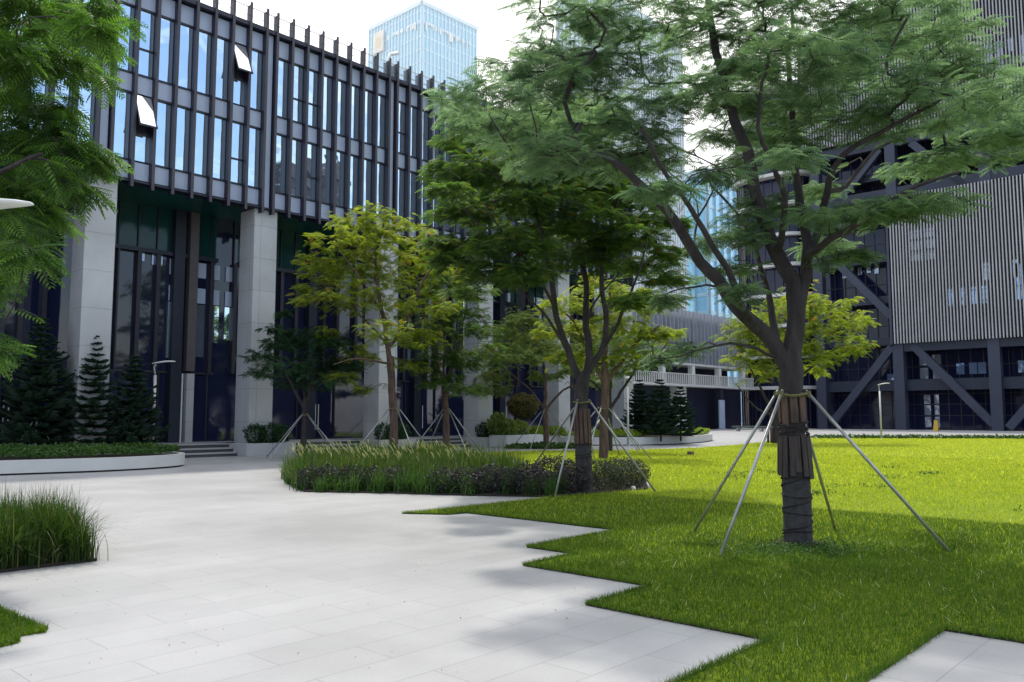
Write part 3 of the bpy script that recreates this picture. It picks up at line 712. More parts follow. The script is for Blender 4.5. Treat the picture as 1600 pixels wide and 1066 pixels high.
def grow_tree(name, label, base, limbs, pads, ntar, nfr, fsc, leafm, barkm, group, seed, T, up=.35, twig=.006, droop=-.22, cat='tree', keepz=1.6, extra_parts=None, zflat=.28):
    """limbs: [(pts, r0, r1)], first is the trunk. pads: [(centre, rx, rz, weight)] flat leafy layers."""
    r = np.random.default_rng(seed); rr_ = random.Random(seed)
    root = empty(name, (base[0], base[1], 0), label, cat, group)
    nodes = []; par = []; minr = []
    for li, (pts, r0, r1) in enumerate(limbs):
        pts = [Vector(p) for p in pts]
        # smooth resample (Catmull-Rom)
        dense = []
        for i in range(len(pts) - 1):
            p0 = pts[max(i - 1, 0)]; p1 = pts[i]; p2 = pts[i + 1]; p3 = pts[min(i + 2, len(pts) - 1)]
            k = max(2, int((p2 - p1).length / .22))
            for j in range(k):
                t = j / k; dense.append(.5 * ((2 * p1) + (p2 - p0) * t + (2 * p0 - 5 * p1 + 4 * p2 - p3) * t * t + (3 * p1 - p0 - 3 * p2 + p3) * t ** 3))
        dense.append(pts[-1])
        if li == 0: prev = -1
        else:
            prev = min(range(len(nodes)), key=lambda k: (nodes[k] - dense[0]).length); dense = dense[1:] if (nodes[prev] - dense[0]).length < .3 else dense
        for j, p in enumerate(dense):
            t = j / max(1, len(dense) - 1)
            jt = Vector((rr_.gauss(0, 1), rr_.gauss(0, 1), rr_.gauss(0, .5))) * (.012 if li else .006)
            nodes.append(p + jt); par.append(prev); prev = len(nodes) - 1; minr.append(r0 + (r1 - r0) * t)
    n0 = len(nodes); top = nodes[-1] if len(limbs) == 1 else nodes[n0 // 3]
    W = np.array([p[3] for p in pads], float); W /= W.sum()
    tar = []
    for k in r.choice(len(pads), ntar, p=W):
        c, rx, rz, _ = pads[k]
        a = r.uniform(0, 2 * math.pi); q = math.sqrt(r.random()); 
        tar.append(Vector((c[0] + math.cos(a) * q * rx, c[1] + math.sin(a) * q * rx, c[2] + r.normal(0, .5) * rz + rz * (1 - q * q) * .6)))
    start = np.array([list(p) for p in nodes])
    tar.sort(key=lambda t: np.min(np.linalg.norm(start - np.array(t), axis=1)))
    arr = np.zeros((n0 + ntar * 14, 3)); arr[:n0] = start; cnt = n0
    trunk_skip = sum(1 for p in nodes if p.z < keepz)
    ok = np.ones(len(arr), bool)
    for i in range(n0):
        if nodes[i].z < keepz: ok[i] = False
    tips = []
    for t in tar:
        ta = np.array(t); dv = ta - arr[:cnt]; dist = np.linalg.norm(dv, axis=1)
        hd = np.linalg.norm(dv[:, :2], axis=1)
        cost = dist + 1.4 * np.maximum(0, -dv[:, 2] + .0) + (~ok[:cnt]) * 99
        k = int(np.argmin(cost)); a = nodes[k]; L = (t - a).length
        if L < .06: continue
        ns = max(2, min(12, int(L / .2))); prev = k
        pd = (a - nodes[par[k]]).normalized() if par[k] >= 0 else Vector((0, 0, 1))
        mid = a + pd * L * .33 + Vector((0, 0, L * up * .3))
        for j in range(1, ns + 1):
            s_ = j / ns; p = a * (1 - s_) ** 2 + mid * 2 * s_ * (1 - s_) + t * s_ * s_
            if j < ns: p = p + Vector((rr_.gauss(0, 1), rr_.gauss(0, 1), rr_.gauss(0, .7))) * .022
            if cnt >= len(arr): break
            nodes.append(p); par.append(prev); minr.append(0); arr[cnt] = p; prev = cnt; cnt += 1
        tips.append((prev, par[prev]))
    n = len(nodes); P_ = 2.45; acc = [0.] * n; rad = [0.] * n; has = [False] * n
    for i in range(n - 1, -1, -1):
        rad[i] = max(acc[i] ** (1 / P_) if has[i] else twig * .6, minr[i] if i < n0 else 0, twig * .6)
        if i >= n0: rad[i] = min(rad[i], .055)
        if par[i] >= 0: acc[par[i]] += rad[i] ** P_ if i >= n0 else 0; has[par[i]] = True
    mb = MB(); skeleton_mesh(nodes, par, rad, mb)
    mb.build('trunk', barkm, root, True)
    tips_i = [t[0] for t in tips]; pos = []; yaw = []; sca = []
    for k in tips_i:
        cur = k
        for j in range(nfr):
            if j and j % 2 == 0 and par[cur] >= n0: cur = par[cur]
            p = nodes[cur]; dd = p - nodes[par[cur]]
            base_yaw = math.atan2(dd.y, dd.x)
            pos.append(p); yaw.append(base_yaw + rr_.gauss(0, 1.15)); sca.append(fsc * rr_.uniform(.65, 1.2))
    pos = np.array([list(p) for p in pos]); m_ = len(pos)
    place_fronds('crown', T, pos, np.array(yaw), r.normal(droop, zflat, m_), r.normal(0, .35, m_), np.array(sca), r.random(m_), leafm, root)
    return root
T9 = frond_template(9, .38, .13, .024); T7 = frond_template(7, .38, .14, .036); T5 = frond_template(6, .40, .17, .055)

def px_pads(lst, d0, sd, rng_, rzf=.17):
    out = []
    for (px, py, rpx, *rest) in lst:
        off = rest[0] if rest else rng_.gauss(0, sd); d = d0 + off; c = D(px, py, d)
        rx = rpx * d / 1290; out.append((c, rx, max(.10, rx * rzf), rx * rx + .15))
    return out
def L_(pts, d=None): return [D(p[0], p[1], p[2] if len(p) > 2 else d) for p in pts]
rnd = random.Random(21)

# 1. the big staked tree on the lawn
d = 10.25; bx, by = G(1247, 853); d = bx * fw[0] + by * fw[1]
trunk = [Vector((bx, by, -.05)), *L_([(1246, 800, d), (1243, 740, d), (1240, 680, d), (1239, 640, d), (1235, 600, d), (1236, 560, d)])]
limbs = [(trunk, .152, .145),
    (L_([(1232, 575, d), (1212, 540, d), (1178, 506, d - .1), (1152, 480, d - .2), (1121, 440, d - .3), (1094, 411, d - .4), (1058, 355, d - .6), (1022, 308, d - .8), (976, 263, d - 1), (930, 240, d - 1.1), (880, 215, d - 1.2)]), .102, .03),
    (L_([(1236, 565, d), (1243, 520, d), (1243, 480, d), (1237, 440, d + .1), (1215, 395, d + .15), (1195, 350, d + .2), (1180, 300, d + .2), (1170, 240, d + .3), (1150, 190, d + .3), (1128, 110, d + .3), (1110, 20, d + .2), (1095, -60, d + .1)]), .118, .035),
    (L_([(1243, 490, d), (1258, 430, d + .1), (1262, 385, d + .3), (1251, 330, d + .5), (1244, 270, d + .7), (1240, 200, d + .9), (1232, 120, d + 1), (1240, 30, d + 1)]), .075, .026),
    (L_([(1262, 400, d + .2), (1284, 345, d + .2), (1291, 300, d), (1300, 262, d - .2), (1340, 225, d - .4), (1400, 195, d - .6), (1460, 160, d - .8)]), .054, .02),
    (L_([(1178, 506, d - .1), (1155, 470, d - .6), (1138, 420, d - .9), (1110, 380, d - 1.2), (1088, 340, d - 1.4), (1062, 302, d - 1.6), (1030, 255, d - 1.8), (1000, 200, d - 2)]), .05, .02),
    (L_([(1212, 540, d), (1206, 505, d + .3), (1200, 460, d + .6), (1188, 420, d + .8), (1180, 380, d + 1), (1150, 330, d + 1.3), (1110, 290, d + 1.6)]), .05, .016),
    (L_([(1216, 398, d + .1), (1224, 346, d - .4), (1226, 305, d - .6), (1216, 272, d - .9), (1200, 240, d - 1.1), (1184, 200, d - 1.3), (1190, 130, d - 1.4)]), .045, .018),
    (L_([(1259, 405, d + .2), (1275, 390, d - .4), (1300, 372, d - .7), (1342, 349, d - 1), (1385, 318, d - 1.2), (1430, 290, d - 1.4), (1500, 270, d - 1.6)]), .05, .016),
    (L_([(1292, 300, d), (1320, 292, d + .6), (1345, 262, d + .9), (1370, 233, d + 1.1), (1432, 206, d + 1.4), (1500, 180, d + 1.6)]), .036, .014),
    (L_([(1205, 560, d), (1185, 545, d - .3), (1140, 537, d - .6), (1100, 543, d - .8), (1062, 558, d - .9), (1022, 560, d - 1)]), .022, .007),
    (L_([(1140, 465, d - .25), (1118, 448, d - .2), (1085, 447, d + .1), (1050, 456, d + .2), (1015, 470, d + .3)]), .018, .006),
    (L_([(1094, 411, d - .4), (1085, 380, d + .2), (1092, 340, d + .4), (1115, 300, d + .6), (1122, 262, d + .7), (1060, 232, d + .9)]), .02, .008)]
pl = [(1130, 215, 36), (1160, 255, 32), (1120, 275, 26), (1090, 140, 42), (1170, 110, 45), (1210, 215, 32), (1150, 165, 40), (760, 150, 60), (830, 120, 70), (900, 60, 75), (880, 180, 80), (950, 120, 80), (1000, 40, 80), (960, 220, 75), (900, 255, 70), (1030, 170, 60), (1010, 250, 45), (1100, 50, 75), (1130, 130, 60), (1180, 30, 75), (1190, 180, 45),
      (1250, 90, 80), (1240, 170, 60), (1310, 50, 85), (1330, 130, 85), (1310, 200, 65), (1400, 100, 85), (1440, 170, 90), (1490, 120, 70), (1540, 190, 70), (1510, 245, 60), (1430, 262, 40), (1560, 150, 50), (1400, 25, 80), (1350, -10, 80), (1470, 60, 60),
      (1140, 375, 42), (1170, 345, 42), (1190, 320, 35), (1310, 340, 55), (1360, 330, 60), (1420, 325, 55), (1290, 385, 35), (1460, 315, 40), (1320, 400, 30), (1230, 250, 40), (1030, 300, 40), (850, 240, 60), (780, 200, 55), (730, 180, 35), (1150, 420, 25), (1165, 455, 20), (1280, 300, 30),
      (900, -30, 90), (1050, -50, 90), (1200, -60, 100), (1350, -60, 80), (1050, 470, 16), (1030, 562, 12), (1075, 548, 12), (1580, 210, 40), (870, 110, 60)]
pads = [(c, rx * 1.35, rz * .8, w_) for c, rx, rz, w_ in px_pads(pl, d - .2, 1.35, rnd)]
big = grow_tree('staked_tree', 'largest staked tree on the lawn with rope wrapped trunk and a spreading feathery crown', (bx, by), limbs, pads, 4000, 5, .58, M['leaf_main'], M['bark'], None, 5, T9, up=.5, droop=-.12, zflat=.2)
# wrapping, planks and rope on its trunk
def trunk_at(z): # centre of trunk at height z
    for i in range(len(trunk) - 1):
        a, b_ = trunk[i], trunk[i + 1]
        if a.z <= z <= b_.z: return a.lerp(b_, (z - a.z) / (b_.z - a.z))
    return trunk[-1]
def ring_wrap(zs, rad, fn, parent, name, m, k=20, seed=1):
    r = random.Random(seed); b = MB(); n = 0; rows = []
    for z in zs:
        c = fn(z); row = []
        for j in range(k): a = 2 * math.pi * j / k; q = rad * (1 + r.gauss(0, .02)); row.append(len(b.v)); b.v.append((c.x + math.cos(a) * q, c.y + math.sin(a) * q, z))
        rows.append(row)
    for i in range(len(rows) - 1):
        for j in range(k): b.f.append((rows[i][j], rows[i][(j + 1) % k], rows[i + 1][(j + 1) % k], rows[i + 1][j])); b.mi.append(0)
    return b.build(name, m, parent, True)
ring_wrap(np.arange(.0, 1.0, .045), .172, trunk_at, big, 'cloth_wrap', M['wrap'])
b = MB(); pts = []
for i in range(150):
    z = .07 + .9 * i / 150; a = i * .30 + .5 * math.sin(i * .35); zz = z + .055 * math.sin(a * .5 + i * .02); c = trunk_at(max(zz, .02)); pts.append((c.x + math.cos(a) * .180, c.y + math.sin(a) * .180, zz))
b.tube(pts, .0085, 5)
pts = []
for i in range(60):
    z = 1.20 + .33 * i / 60; a = i * .75; c = trunk_at(z); pts.append((c.x + math.cos(a) * .178, c.y + math.sin(a) * .178, z + .02 * math.sin(i)))
b.tube(pts, .009, 5); b.build('rope', M['rope'], big, True)
random.seed(12)
for i in range(15):
    a = 2 * math.pi * i / 15 + random.gauss(0, .04); z0 = .84 + random.gauss(0, .03); z1 = 1.36 + random.gauss(0, .035); c0 = trunk_at(z0); c1 = trunk_at(z1)
    b = MB(); b.beam((c0.x + math.cos(a) * .207, c0.y + math.sin(a) * .207, z0), (c1.x + math.cos(a) * .182, c1.y + math.sin(a) * .182, z1), .066, .018, (math.cos(a), math.sin(a), 0)); b.build('bark_plank', M['plank'], big, bevel=.003)
for i in range(9):
    a = 2 * math.pi * i / 9 + .2; z0 = 1.50 + random.gauss(0, .03); z1 = 1.88 + random.gauss(0, .02); c0 = trunk_at(z0); c1 = trunk_at(z1)
    b = MB(); b.beam((c0.x + math.cos(a) * .163, c0.y + math.sin(a) * .163, z0), (c1.x + math.cos(a) * .163, c1.y + math.sin(a) * .163, z1), .085, .014, (math.cos(a), math.sin(a), 0)); b.build('bark_plank', M['bark_warm'], big)
b = MB(); b.prism([(bx + .30 * math.cos(a) * (1 + .12 * math.sin(3 * a)), by + .27 * math.sin(a)) for a in np.linspace(0, 6.28, 22)[:-1]], .0, .05); b.build('root_soil', M['soil'], big)

def stakes(cx, cy, feet, h, rad, rt_, label, fn=None, group='pole supports round the young trees'):
    p = empty('tree_support', (cx, cy, 0), label, 'tree support', group)
    c = fn(h) if fn else Vector((cx, cy, h)); c = Vector((c.x, c.y, h))
    for (fx, fy) in feet:
        dv = Vector((fx - cx, fy - cy, 0)); dv.normalize()
        tp = c + dv * (rad + .03); b = MB(); b.tube([(fx, fy, -.03), tp + (tp - Vector((fx, fy, 0))).normalized() * .05], rt_, 8); b.build('pole', M['pole'], p, True)
    b = MB(); pts = [(c.x + math.cos(a) * (rad + .025), c.y + math.sin(a) * (rad + .025), h - .02 + .012 * math.sin(3 * a)) for a in np.linspace(0, 2 * math.pi, 17)]
    b.tube(pts, .018, 5, False)
    for (fx, fy) in feet:
        dv = Vector((fx - cx, fy - cy, 0)); dv.normalize(); q = c + dv * (rad + .035); b.tube([q - Vector((0, 0, .05)), q + Vector((0, 0, .03))], .028, 6)
    b.build('tie_strap', M['tie'], p)
    return p
stakes(bx, by, [G(1080, 834), G(1122, 872), G(1488, 864), G(1306, 828)], 1.88, .17, .021, 'four grey poles bracing the largest lawn tree', trunk_at)
# clover at its foot
P = np.array([G(1247 + rng.normal(0, 60), 862 + rng.normal(0, 7)) for _ in range(1500)])
tag(leaf_cloud('clover', [(p[0], p[1], .03, .03, .03, .05) for p in P], 4500, .022, M['cover'], None, flat=.3, asp=.6), 'low clover round the foot of the largest lawn tree', 'clover', kind='stuff')

wp = []
for i in range(26):
    c = scatter([(7, -3), (30, -4), (34, 16), (14, 9)], 1)[0]
    for k in range(rng.integers(8, 40)): wp.append((c[0] + rng.normal(0, .22), c[1] + rng.normal(0, .22)))
wp = np.array(wp); wp = wp[in_poly(wp, LAWN)]
tag(leaf_cloud('weeds', [(p[0], p[1], .04, .03, .03, .06) for p in wp], 5200, .03, M['cover'], None, flat=.6, asp=.5), 'scattered clumps of small weeds in the lawn', 'weeds', kind='stuff')
dp_ = scatter([(4, -4), (16, -4), (16, 10), (4, 10)], 1600); dp_ = dp_[in_poly(dp_, LAWN)]
tag(blades('dry_grass', dp_, .05, .007, 1.6, M['plume'], z0=.02), 'thin dry straw coloured blades in the near lawn', 'grass', kind='stuff')
# 2. second staked tree, standing in the planting bed
d2_ = 17.1; b2 = G(914, 770); d2_ = b2[0] * fw[0] + b2[1] * fw[1]; d = d2_
trunk2 = [Vector((b2[0], b2[1], -.05)), *L_([(912, 720, d), (910, 660, d), (908, 620, d), (912, 590, d)])]
limbs = [(trunk2, .155, .15),
    (L_([(908, 600, d), (897, 570, d), (885, 545, d), (870, 494, d - .3), (862, 437, d - .5), (850, 380, d - .7), (835, 320, d - .8), (820, 260, d - .9)]), .085, .03),
    (L_([(912, 592, d), (921, 560, d), (916, 512, d + .3), (915, 437, d + .6), (905, 380, d + .7), (895, 300, d + .8), (880, 230, d + .8)]), .085, .03),
    (L_([(914, 590, d), (940, 545, d), (948, 500, d + .1), (940, 440, d), (945, 390, d), (960, 330, d), (975, 270, d)]), .07, .025),
    (L_([(888, 552, d), (870, 520, d + .4), (850, 490, d + .8), (815, 456, d + 1), (795, 435, d + 1.2), (760, 410, d + 1.4)]), .035, .012),
    (L_([(942, 545, d), (965, 505, d - .4), (985, 460, d - .7), (1000, 420, d - .9), (1010, 380, d - 1)]), .045, .014),
    (L_([(870, 494, d - .3), (845, 440, d - 1), (800, 380, d - 1.5), (760, 330, d - 1.8)]), .04, .014),
    (L_([(916, 512, d + .3), (930, 470, d + .9), (965, 430, d + 1.4)]), .035, .012)]
pl = [(740, 225, 50), (790, 205, 55), (720, 270, 50), (760, 290, 60), (830, 250, 60), (890, 215, 60), (720, 340, 42), (790, 330, 60), (850, 310, 60), (910, 290, 60), (960, 260, 55), (740, 385, 45), (800, 385, 60), (860, 370, 55), (930, 350, 60), (990, 320, 50), (980, 380, 50), (1030, 350, 38),
      (1010, 420, 48), (1045, 440, 30), (900, 410, 50), (770, 430, 45), (710, 410, 35), (1000, 470, 30), (960, 300, 50), (820, 430, 40), (700, 300, 30), (860, 180, 55), (930, 190, 50), (1050, 395, 25), (720, 460, 22), (690, 380, 20)]
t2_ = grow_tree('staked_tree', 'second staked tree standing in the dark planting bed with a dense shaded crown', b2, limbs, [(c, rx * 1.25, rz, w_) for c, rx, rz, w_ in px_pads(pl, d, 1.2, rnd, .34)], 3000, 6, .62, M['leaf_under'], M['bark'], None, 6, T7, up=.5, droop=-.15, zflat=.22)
def fn2(z):
    for i in range(len(trunk2) - 1):
        if trunk2[i].z <= z <= trunk2[i + 1].z: return trunk2[i].lerp(trunk2[i + 1], (z - trunk2[i].z) / (trunk2[i + 1].z - trunk2[i].z))
    return trunk2[-1]
ring_wrap(np.arange(.0, 1.0, .06), .172, fn2, t2_, 'cloth_wrap', M['wrap'], 16)
for i in range(12):
    a = 2 * math.pi * i / 12; c0 = fn2(1.0); c1 = fn2(1.75); b = MB(); b.beam((c0.x + math.cos(a) * .175, c0.y + math.sin(a) * .175, 1.0 + random.gauss(0, .03)), (c1.x + math.cos(a) * .165, c1.y + math.sin(a) * .165, 1.75), .07, .02, (math.cos(a), math.sin(a), 0)); b.build('bark_plank', M['bark_warm'], t2_)
b = MB(); pts = []
for i in range(90):
    z = .1 + .85 * i / 90; a = i * .45; c = fn2(z); pts.append((c.x + math.cos(a) * .18, c.y + math.sin(a) * .18, z + .04 * math.sin(a * .5)))
b.tube(pts, .008, 4); b.build('rope', M['rope'], t2_)
stakes(*b2, [G(822, 742), G(866, 778), G(1027, 770), G(934, 738)], 1.9, .15, .021, 'four poles bracing the tree in the dark planting bed', fn2)

# 3-... trees further back
def simple_tree(label, base_px, d, forks, pads, nt_, nf, fs, leafm, barkm, r0, seed, T, group='staked trees in the middle distance', stake=None, up=.35, name='staked_tree', sd=.8, wrap=False):
    p0 = D(base_px[0], base_px[1], d); base = (p0.x, p0.y)
    f0 = forks[0]; tr = [Vector((p0.x, p0.y, -.03))] + [D(q[0], q[1], d) for q in f0]
    limbs = [(tr, r0, r0 * .8)]
    for f in forks[1:]: limbs.append(([D(q[0], q[1], d + (q[2] if len(q) > 2 else 0)) for q in f[1:]], f[0], f[0] * .35))
    t = grow_tree(name, label, base, limbs, px_pads(pads, d, sd, random.Random(seed), .42), nt_, nf, fs, leafm, barkm, group, seed, T, up=up, keepz=1.2)
    if stake: stakes(base[0], base[1], [(base[0] + math.cos(a) * stake[1], base[1] + math.sin(a) * stake[1]) for a in stake[2]], stake[0], r0 * .9, .022, stake[3])
    return t
A4 = [YAW + R(a) for a in (35, 125, 215, 305)]; A4b = [a + .5 for a in A4]
simple_tree('tallest lime green staked tree in the middle, in front of the office columns', (615, 716), 31,
    [[(615, 650), (612, 600), (610, 560)], [.10, (610, 570), (600, 500), (590, 450, .3), (588, 400, .5), (600, 350, .5)], [.07, (612, 540), (640, 490, -.5), (660, 440, -.8), (690, 400, -1)], [.05, (606, 540), (570, 500, .6), (530, 470, 1), (490, 430, 1.2)], [.05, (612, 570), (590, 565, -.8), (555, 560, -1.2), (520, 570, -1.6)], [.04, (598, 490), (560, 430, -1), (520, 380, -1.6)]],
    [(560, 350, 45), (600, 345, 40), (530, 375, 50), (640, 370, 50), (580, 395, 60), (500, 415, 45), (470, 405, 15), (540, 430, 55), (620, 430, 60), (670, 410, 45), (700, 430, 30), (560, 470, 55), (500, 465, 40), (640, 480, 55), (600, 520, 45), (560, 555, 35), (530, 590, 25), (660, 530, 40), (640, 570, 30), (510, 520, 22), (475, 450, 14), (570, 610, 16), (700, 480, 25)],
    900, 6, 0.81, M['leaf_backlit'], M['bark_warm'], .17, 31, T7, stake=(1.9, 1.85, A4, 'four poles bracing the tallest lime green tree'))
simple_tree('low dark green staked tree at the left of the lime one, before the second column', (475, 713), 31.5,
    [[(475, 670), (476, 640), (477, 625)], [.07, (476, 640), (455, 600), (440, 570), (420, 555)], [.07, (478, 635), (490, 590), (500, 555), (520, 535)], [.05, (477, 625), (470, 580, .8), (480, 540, 1)]],
    [(440, 540, 35), (480, 530, 40), (520, 540, 35), (410, 560, 30), (450, 575, 40), (500, 570, 40), (540, 575, 25), (400, 585, 20), (470, 600, 35), (520, 600, 25), (430, 515, 20), (445, 490, 12)],
    380, 6, 0.77, M['leaf_dark'], M['bark'], .12, 32, T7, stake=(1.65, 1.9, A4b, 'four poles bracing the low dark green tree'))
simple_tree('slim olive green staked tree between the lime tree and the bed tree', (697, 712), 33.5,
    [[(697, 660), (695, 620), (694, 590)], [.06, (694, 600), (680, 560), (670, 520), (660, 480)], [.06, (695, 600), (715, 550), (725, 500), (735, 450)], [.05, (694, 590), (695, 530, .6), (700, 460, .9)]],
    [(700, 440, 35), (740, 460, 38), (670, 460, 25), (720, 500, 45), (680, 520, 40), (750, 520, 32), (700, 560, 45), (740, 570, 35), (660, 575, 28), (690, 600, 35), (730, 610, 25), (770, 545, 20), (650, 540, 20)],
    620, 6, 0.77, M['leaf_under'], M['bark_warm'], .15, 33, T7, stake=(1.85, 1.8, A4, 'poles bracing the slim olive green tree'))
simple_tree('red barked staked tree just behind the bed tree on the lawn', (943, 716), 31,
    [[(944, 660), (946, 600), (945, 580)], [.09, (946, 605), (930, 570), (915, 540), (895, 500), (870, 480)], [.12, (945, 590), (946, 540), (950, 490), (955, 440)], [.08, (947, 600), (975, 560), (1000, 530), (1030, 510)]],
    [(880, 480, 40), (930, 455, 45), (980, 470, 45), (1025, 480, 32), (900, 520, 40), (960, 510, 50), (1010, 525, 40), (1050, 520, 20), (860, 520, 30), (920, 560, 35), (980, 560, 35), (1040, 555, 20), (880, 560, 30)],
    650, 6, 0.77, M['leaf_backlit'], M['bark_warm'], .19, 34, T7, stake=(1.9, 1.9, A4b, 'poles bracing the red barked tree behind the bed tree'))
simple_tree('thin far staked tree with a pale spread crown beside the round planter', (953, 703), 37,
    [[(953, 660), (952, 625)], [.08, (953, 640), (975, 605), (1000, 570), (1020, 545)], [.07, (953, 630), (930, 600), (900, 585)], [.06, (953, 625), (955, 580), (965, 540)]],
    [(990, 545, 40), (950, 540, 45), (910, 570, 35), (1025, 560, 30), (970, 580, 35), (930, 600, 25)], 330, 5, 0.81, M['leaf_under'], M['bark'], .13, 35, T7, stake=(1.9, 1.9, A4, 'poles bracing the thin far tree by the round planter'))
simple_tree('small pale green staked tree in its round bed before the fifth column', (853, 697), 41,
    [[(853, 670), (851, 640), (850, 632)], [.07, (850, 640), (830, 610), (805, 590), (790, 570)], [.09, (852, 635), (852, 590), (845, 550), (840, 520)], [.07, (853, 640), (880, 610), (905, 600), (935, 585)]],
    [(800, 560, 45), (770, 590, 28), (830, 540, 45), (870, 555, 40), (790, 520, 35), (760, 550, 28), (850, 590, 25), (900, 580, 30), (930, 590, 22), (780, 610, 20), (820, 500, 30), (870, 510, 30), (750, 610, 16)],
    850, 6, 0.77, M['leaf_pale'], M['bark_warm'], .15, 36, T7, stake=(1.9, 1.9, A4b, 'poles bracing the small pale green tree'))
ft = simple_tree('bright lime far tree seen behind the largest tree trunk', (1212, 693), 48,
    [[(1212, 672), (1211, 650), (1210, 640)], [.10, (1211, 650), (1195, 620), (1180, 590), (1165, 565)], [.10, (1211, 645), (1225, 600), (1240, 560), (1260, 520)], [.07, (1211, 650), (1185, 640), (1165, 620), (1150, 600)], [.08, (1218, 620), (1260, 580), (1300, 550), (1330, 520)]],
    [(1260, 470, 42), (1300, 485, 42), (1220, 485, 42), (1180, 500, 38), (1340, 505, 30), (1150, 520, 28), (1200, 525, 45), (1280, 520, 48), (1325, 545, 35), (1240, 550, 45), (1170, 545, 35), (1290, 560, 30), (1190, 575, 35), (1265, 580, 25), (1150, 560, 22), (1215, 590, 30), (1345, 530, 18)],
    560, 6, 1.22, M['leaf_backlit'], M['bark'], .16, 37, T7, name='lime_tree', group=None, sd=1.3)
gp = empty('tree_guard', (*G(1212, 693), 0), 'ring of short brown wooden posts round the far lime tree', 'tree guard')
g0 = G(1212, 693)
for i in range(6):
    a = i * math.pi / 3; b = MB(); b.tube([(g0[0] + .42 * math.cos(a), g0[1] + .42 * math.sin(a), -.02), (g0[0] + .40 * math.cos(a), g0[1] + .40 * math.sin(a), .92)], .07, 8); b.build('post', M['bark_warm'], gp, True)
b = MB(); b.tube([(g0[0] + .49 * math.cos(a), g0[1] + .49 * math.sin(a), .85) for a in np.linspace(0, 2 * math.pi, 20)], .03, 5, False); b.build('band', M['bark'], gp)

# near crown hanging into the frame at the left; its trunk stands just outside
d = 8.6; lb0 = G(-190, 850)
lb0 = (D(-190, 600, d).x, D(-190, 600, d).y)
tr = [Vector((*lb0, -.05)), *L_([(-190, 600, d), (-180, 500, d), (-170, 400, d)])]
limbs = [(tr, .17, .14), (L_([(-170, 410, d), (-110, 300, d), (-50, 180, d), (0, 90, d), (60, 50, d), (130, 20, d)]), .08, .02), (L_([(-172, 430, d), (-100, 360, d - .4), (-40, 300, d - .6), (20, 260, d - .7), (70, 240, d - .8)]), .05, .014),
         (L_([(-165, 400, d), (-130, 200, d + .5), (-90, 60, d + .8), (-40, -40, d + 1)]), .08, .02), (L_([(-175, 440, d), (-120, 400, d + .5), (-60, 370, d + .6), (0, 350, d + .7)]), .04, .012), (L_([(-178, 480, d), (-120, 500, d), (-60, 530, d - .1), (-20, 545, d - .2)]), .02, .006),
         (L_([(-175, 400, d), (-260, 250, d), (-330, 120, d - .5)]), .08, .02)]
pl = [(30, 20, 60), (100, 20, 60), (150, 60, 32), (60, 90, 60), (120, 110, 40), (20, 150, 60), (90, 170, 48), (-20, 80, 70), (20, 220, 55), (90, 235, 48), (140, 245, 26), (50, 285, 50), (110, 290, 32), (0, 300, 50), (60, 335, 36), (20, 370, 45), (-10, 410, 45), (40, 400, 22), (-40, 200, 60), (-40, 330, 60), (100, 200, 30), (80, 60, 55), (150, 40, 26), (165, 15, 22), (128, 258, 24),
      (-15, 440, 20), (-8, 552, 20), (-30, 545, 25), (-15, 395, 20), (0, -60, 90), (110, -60, 80), (-100, 20, 90), (-150, -80, 120), (-250, 80, 120), (-300, 200, 110), (-60, -150, 110), (-120, 350, 60)]
grow_tree('overhanging_tree', 'near tree at the left edge whose bright green crown hangs into view', lb0, limbs, px_pads(pl, d, .8, rnd), 800, 7, .82, M['leaf_left'], M['bark'], None, 41, T9, up=.4, droop=-.35)

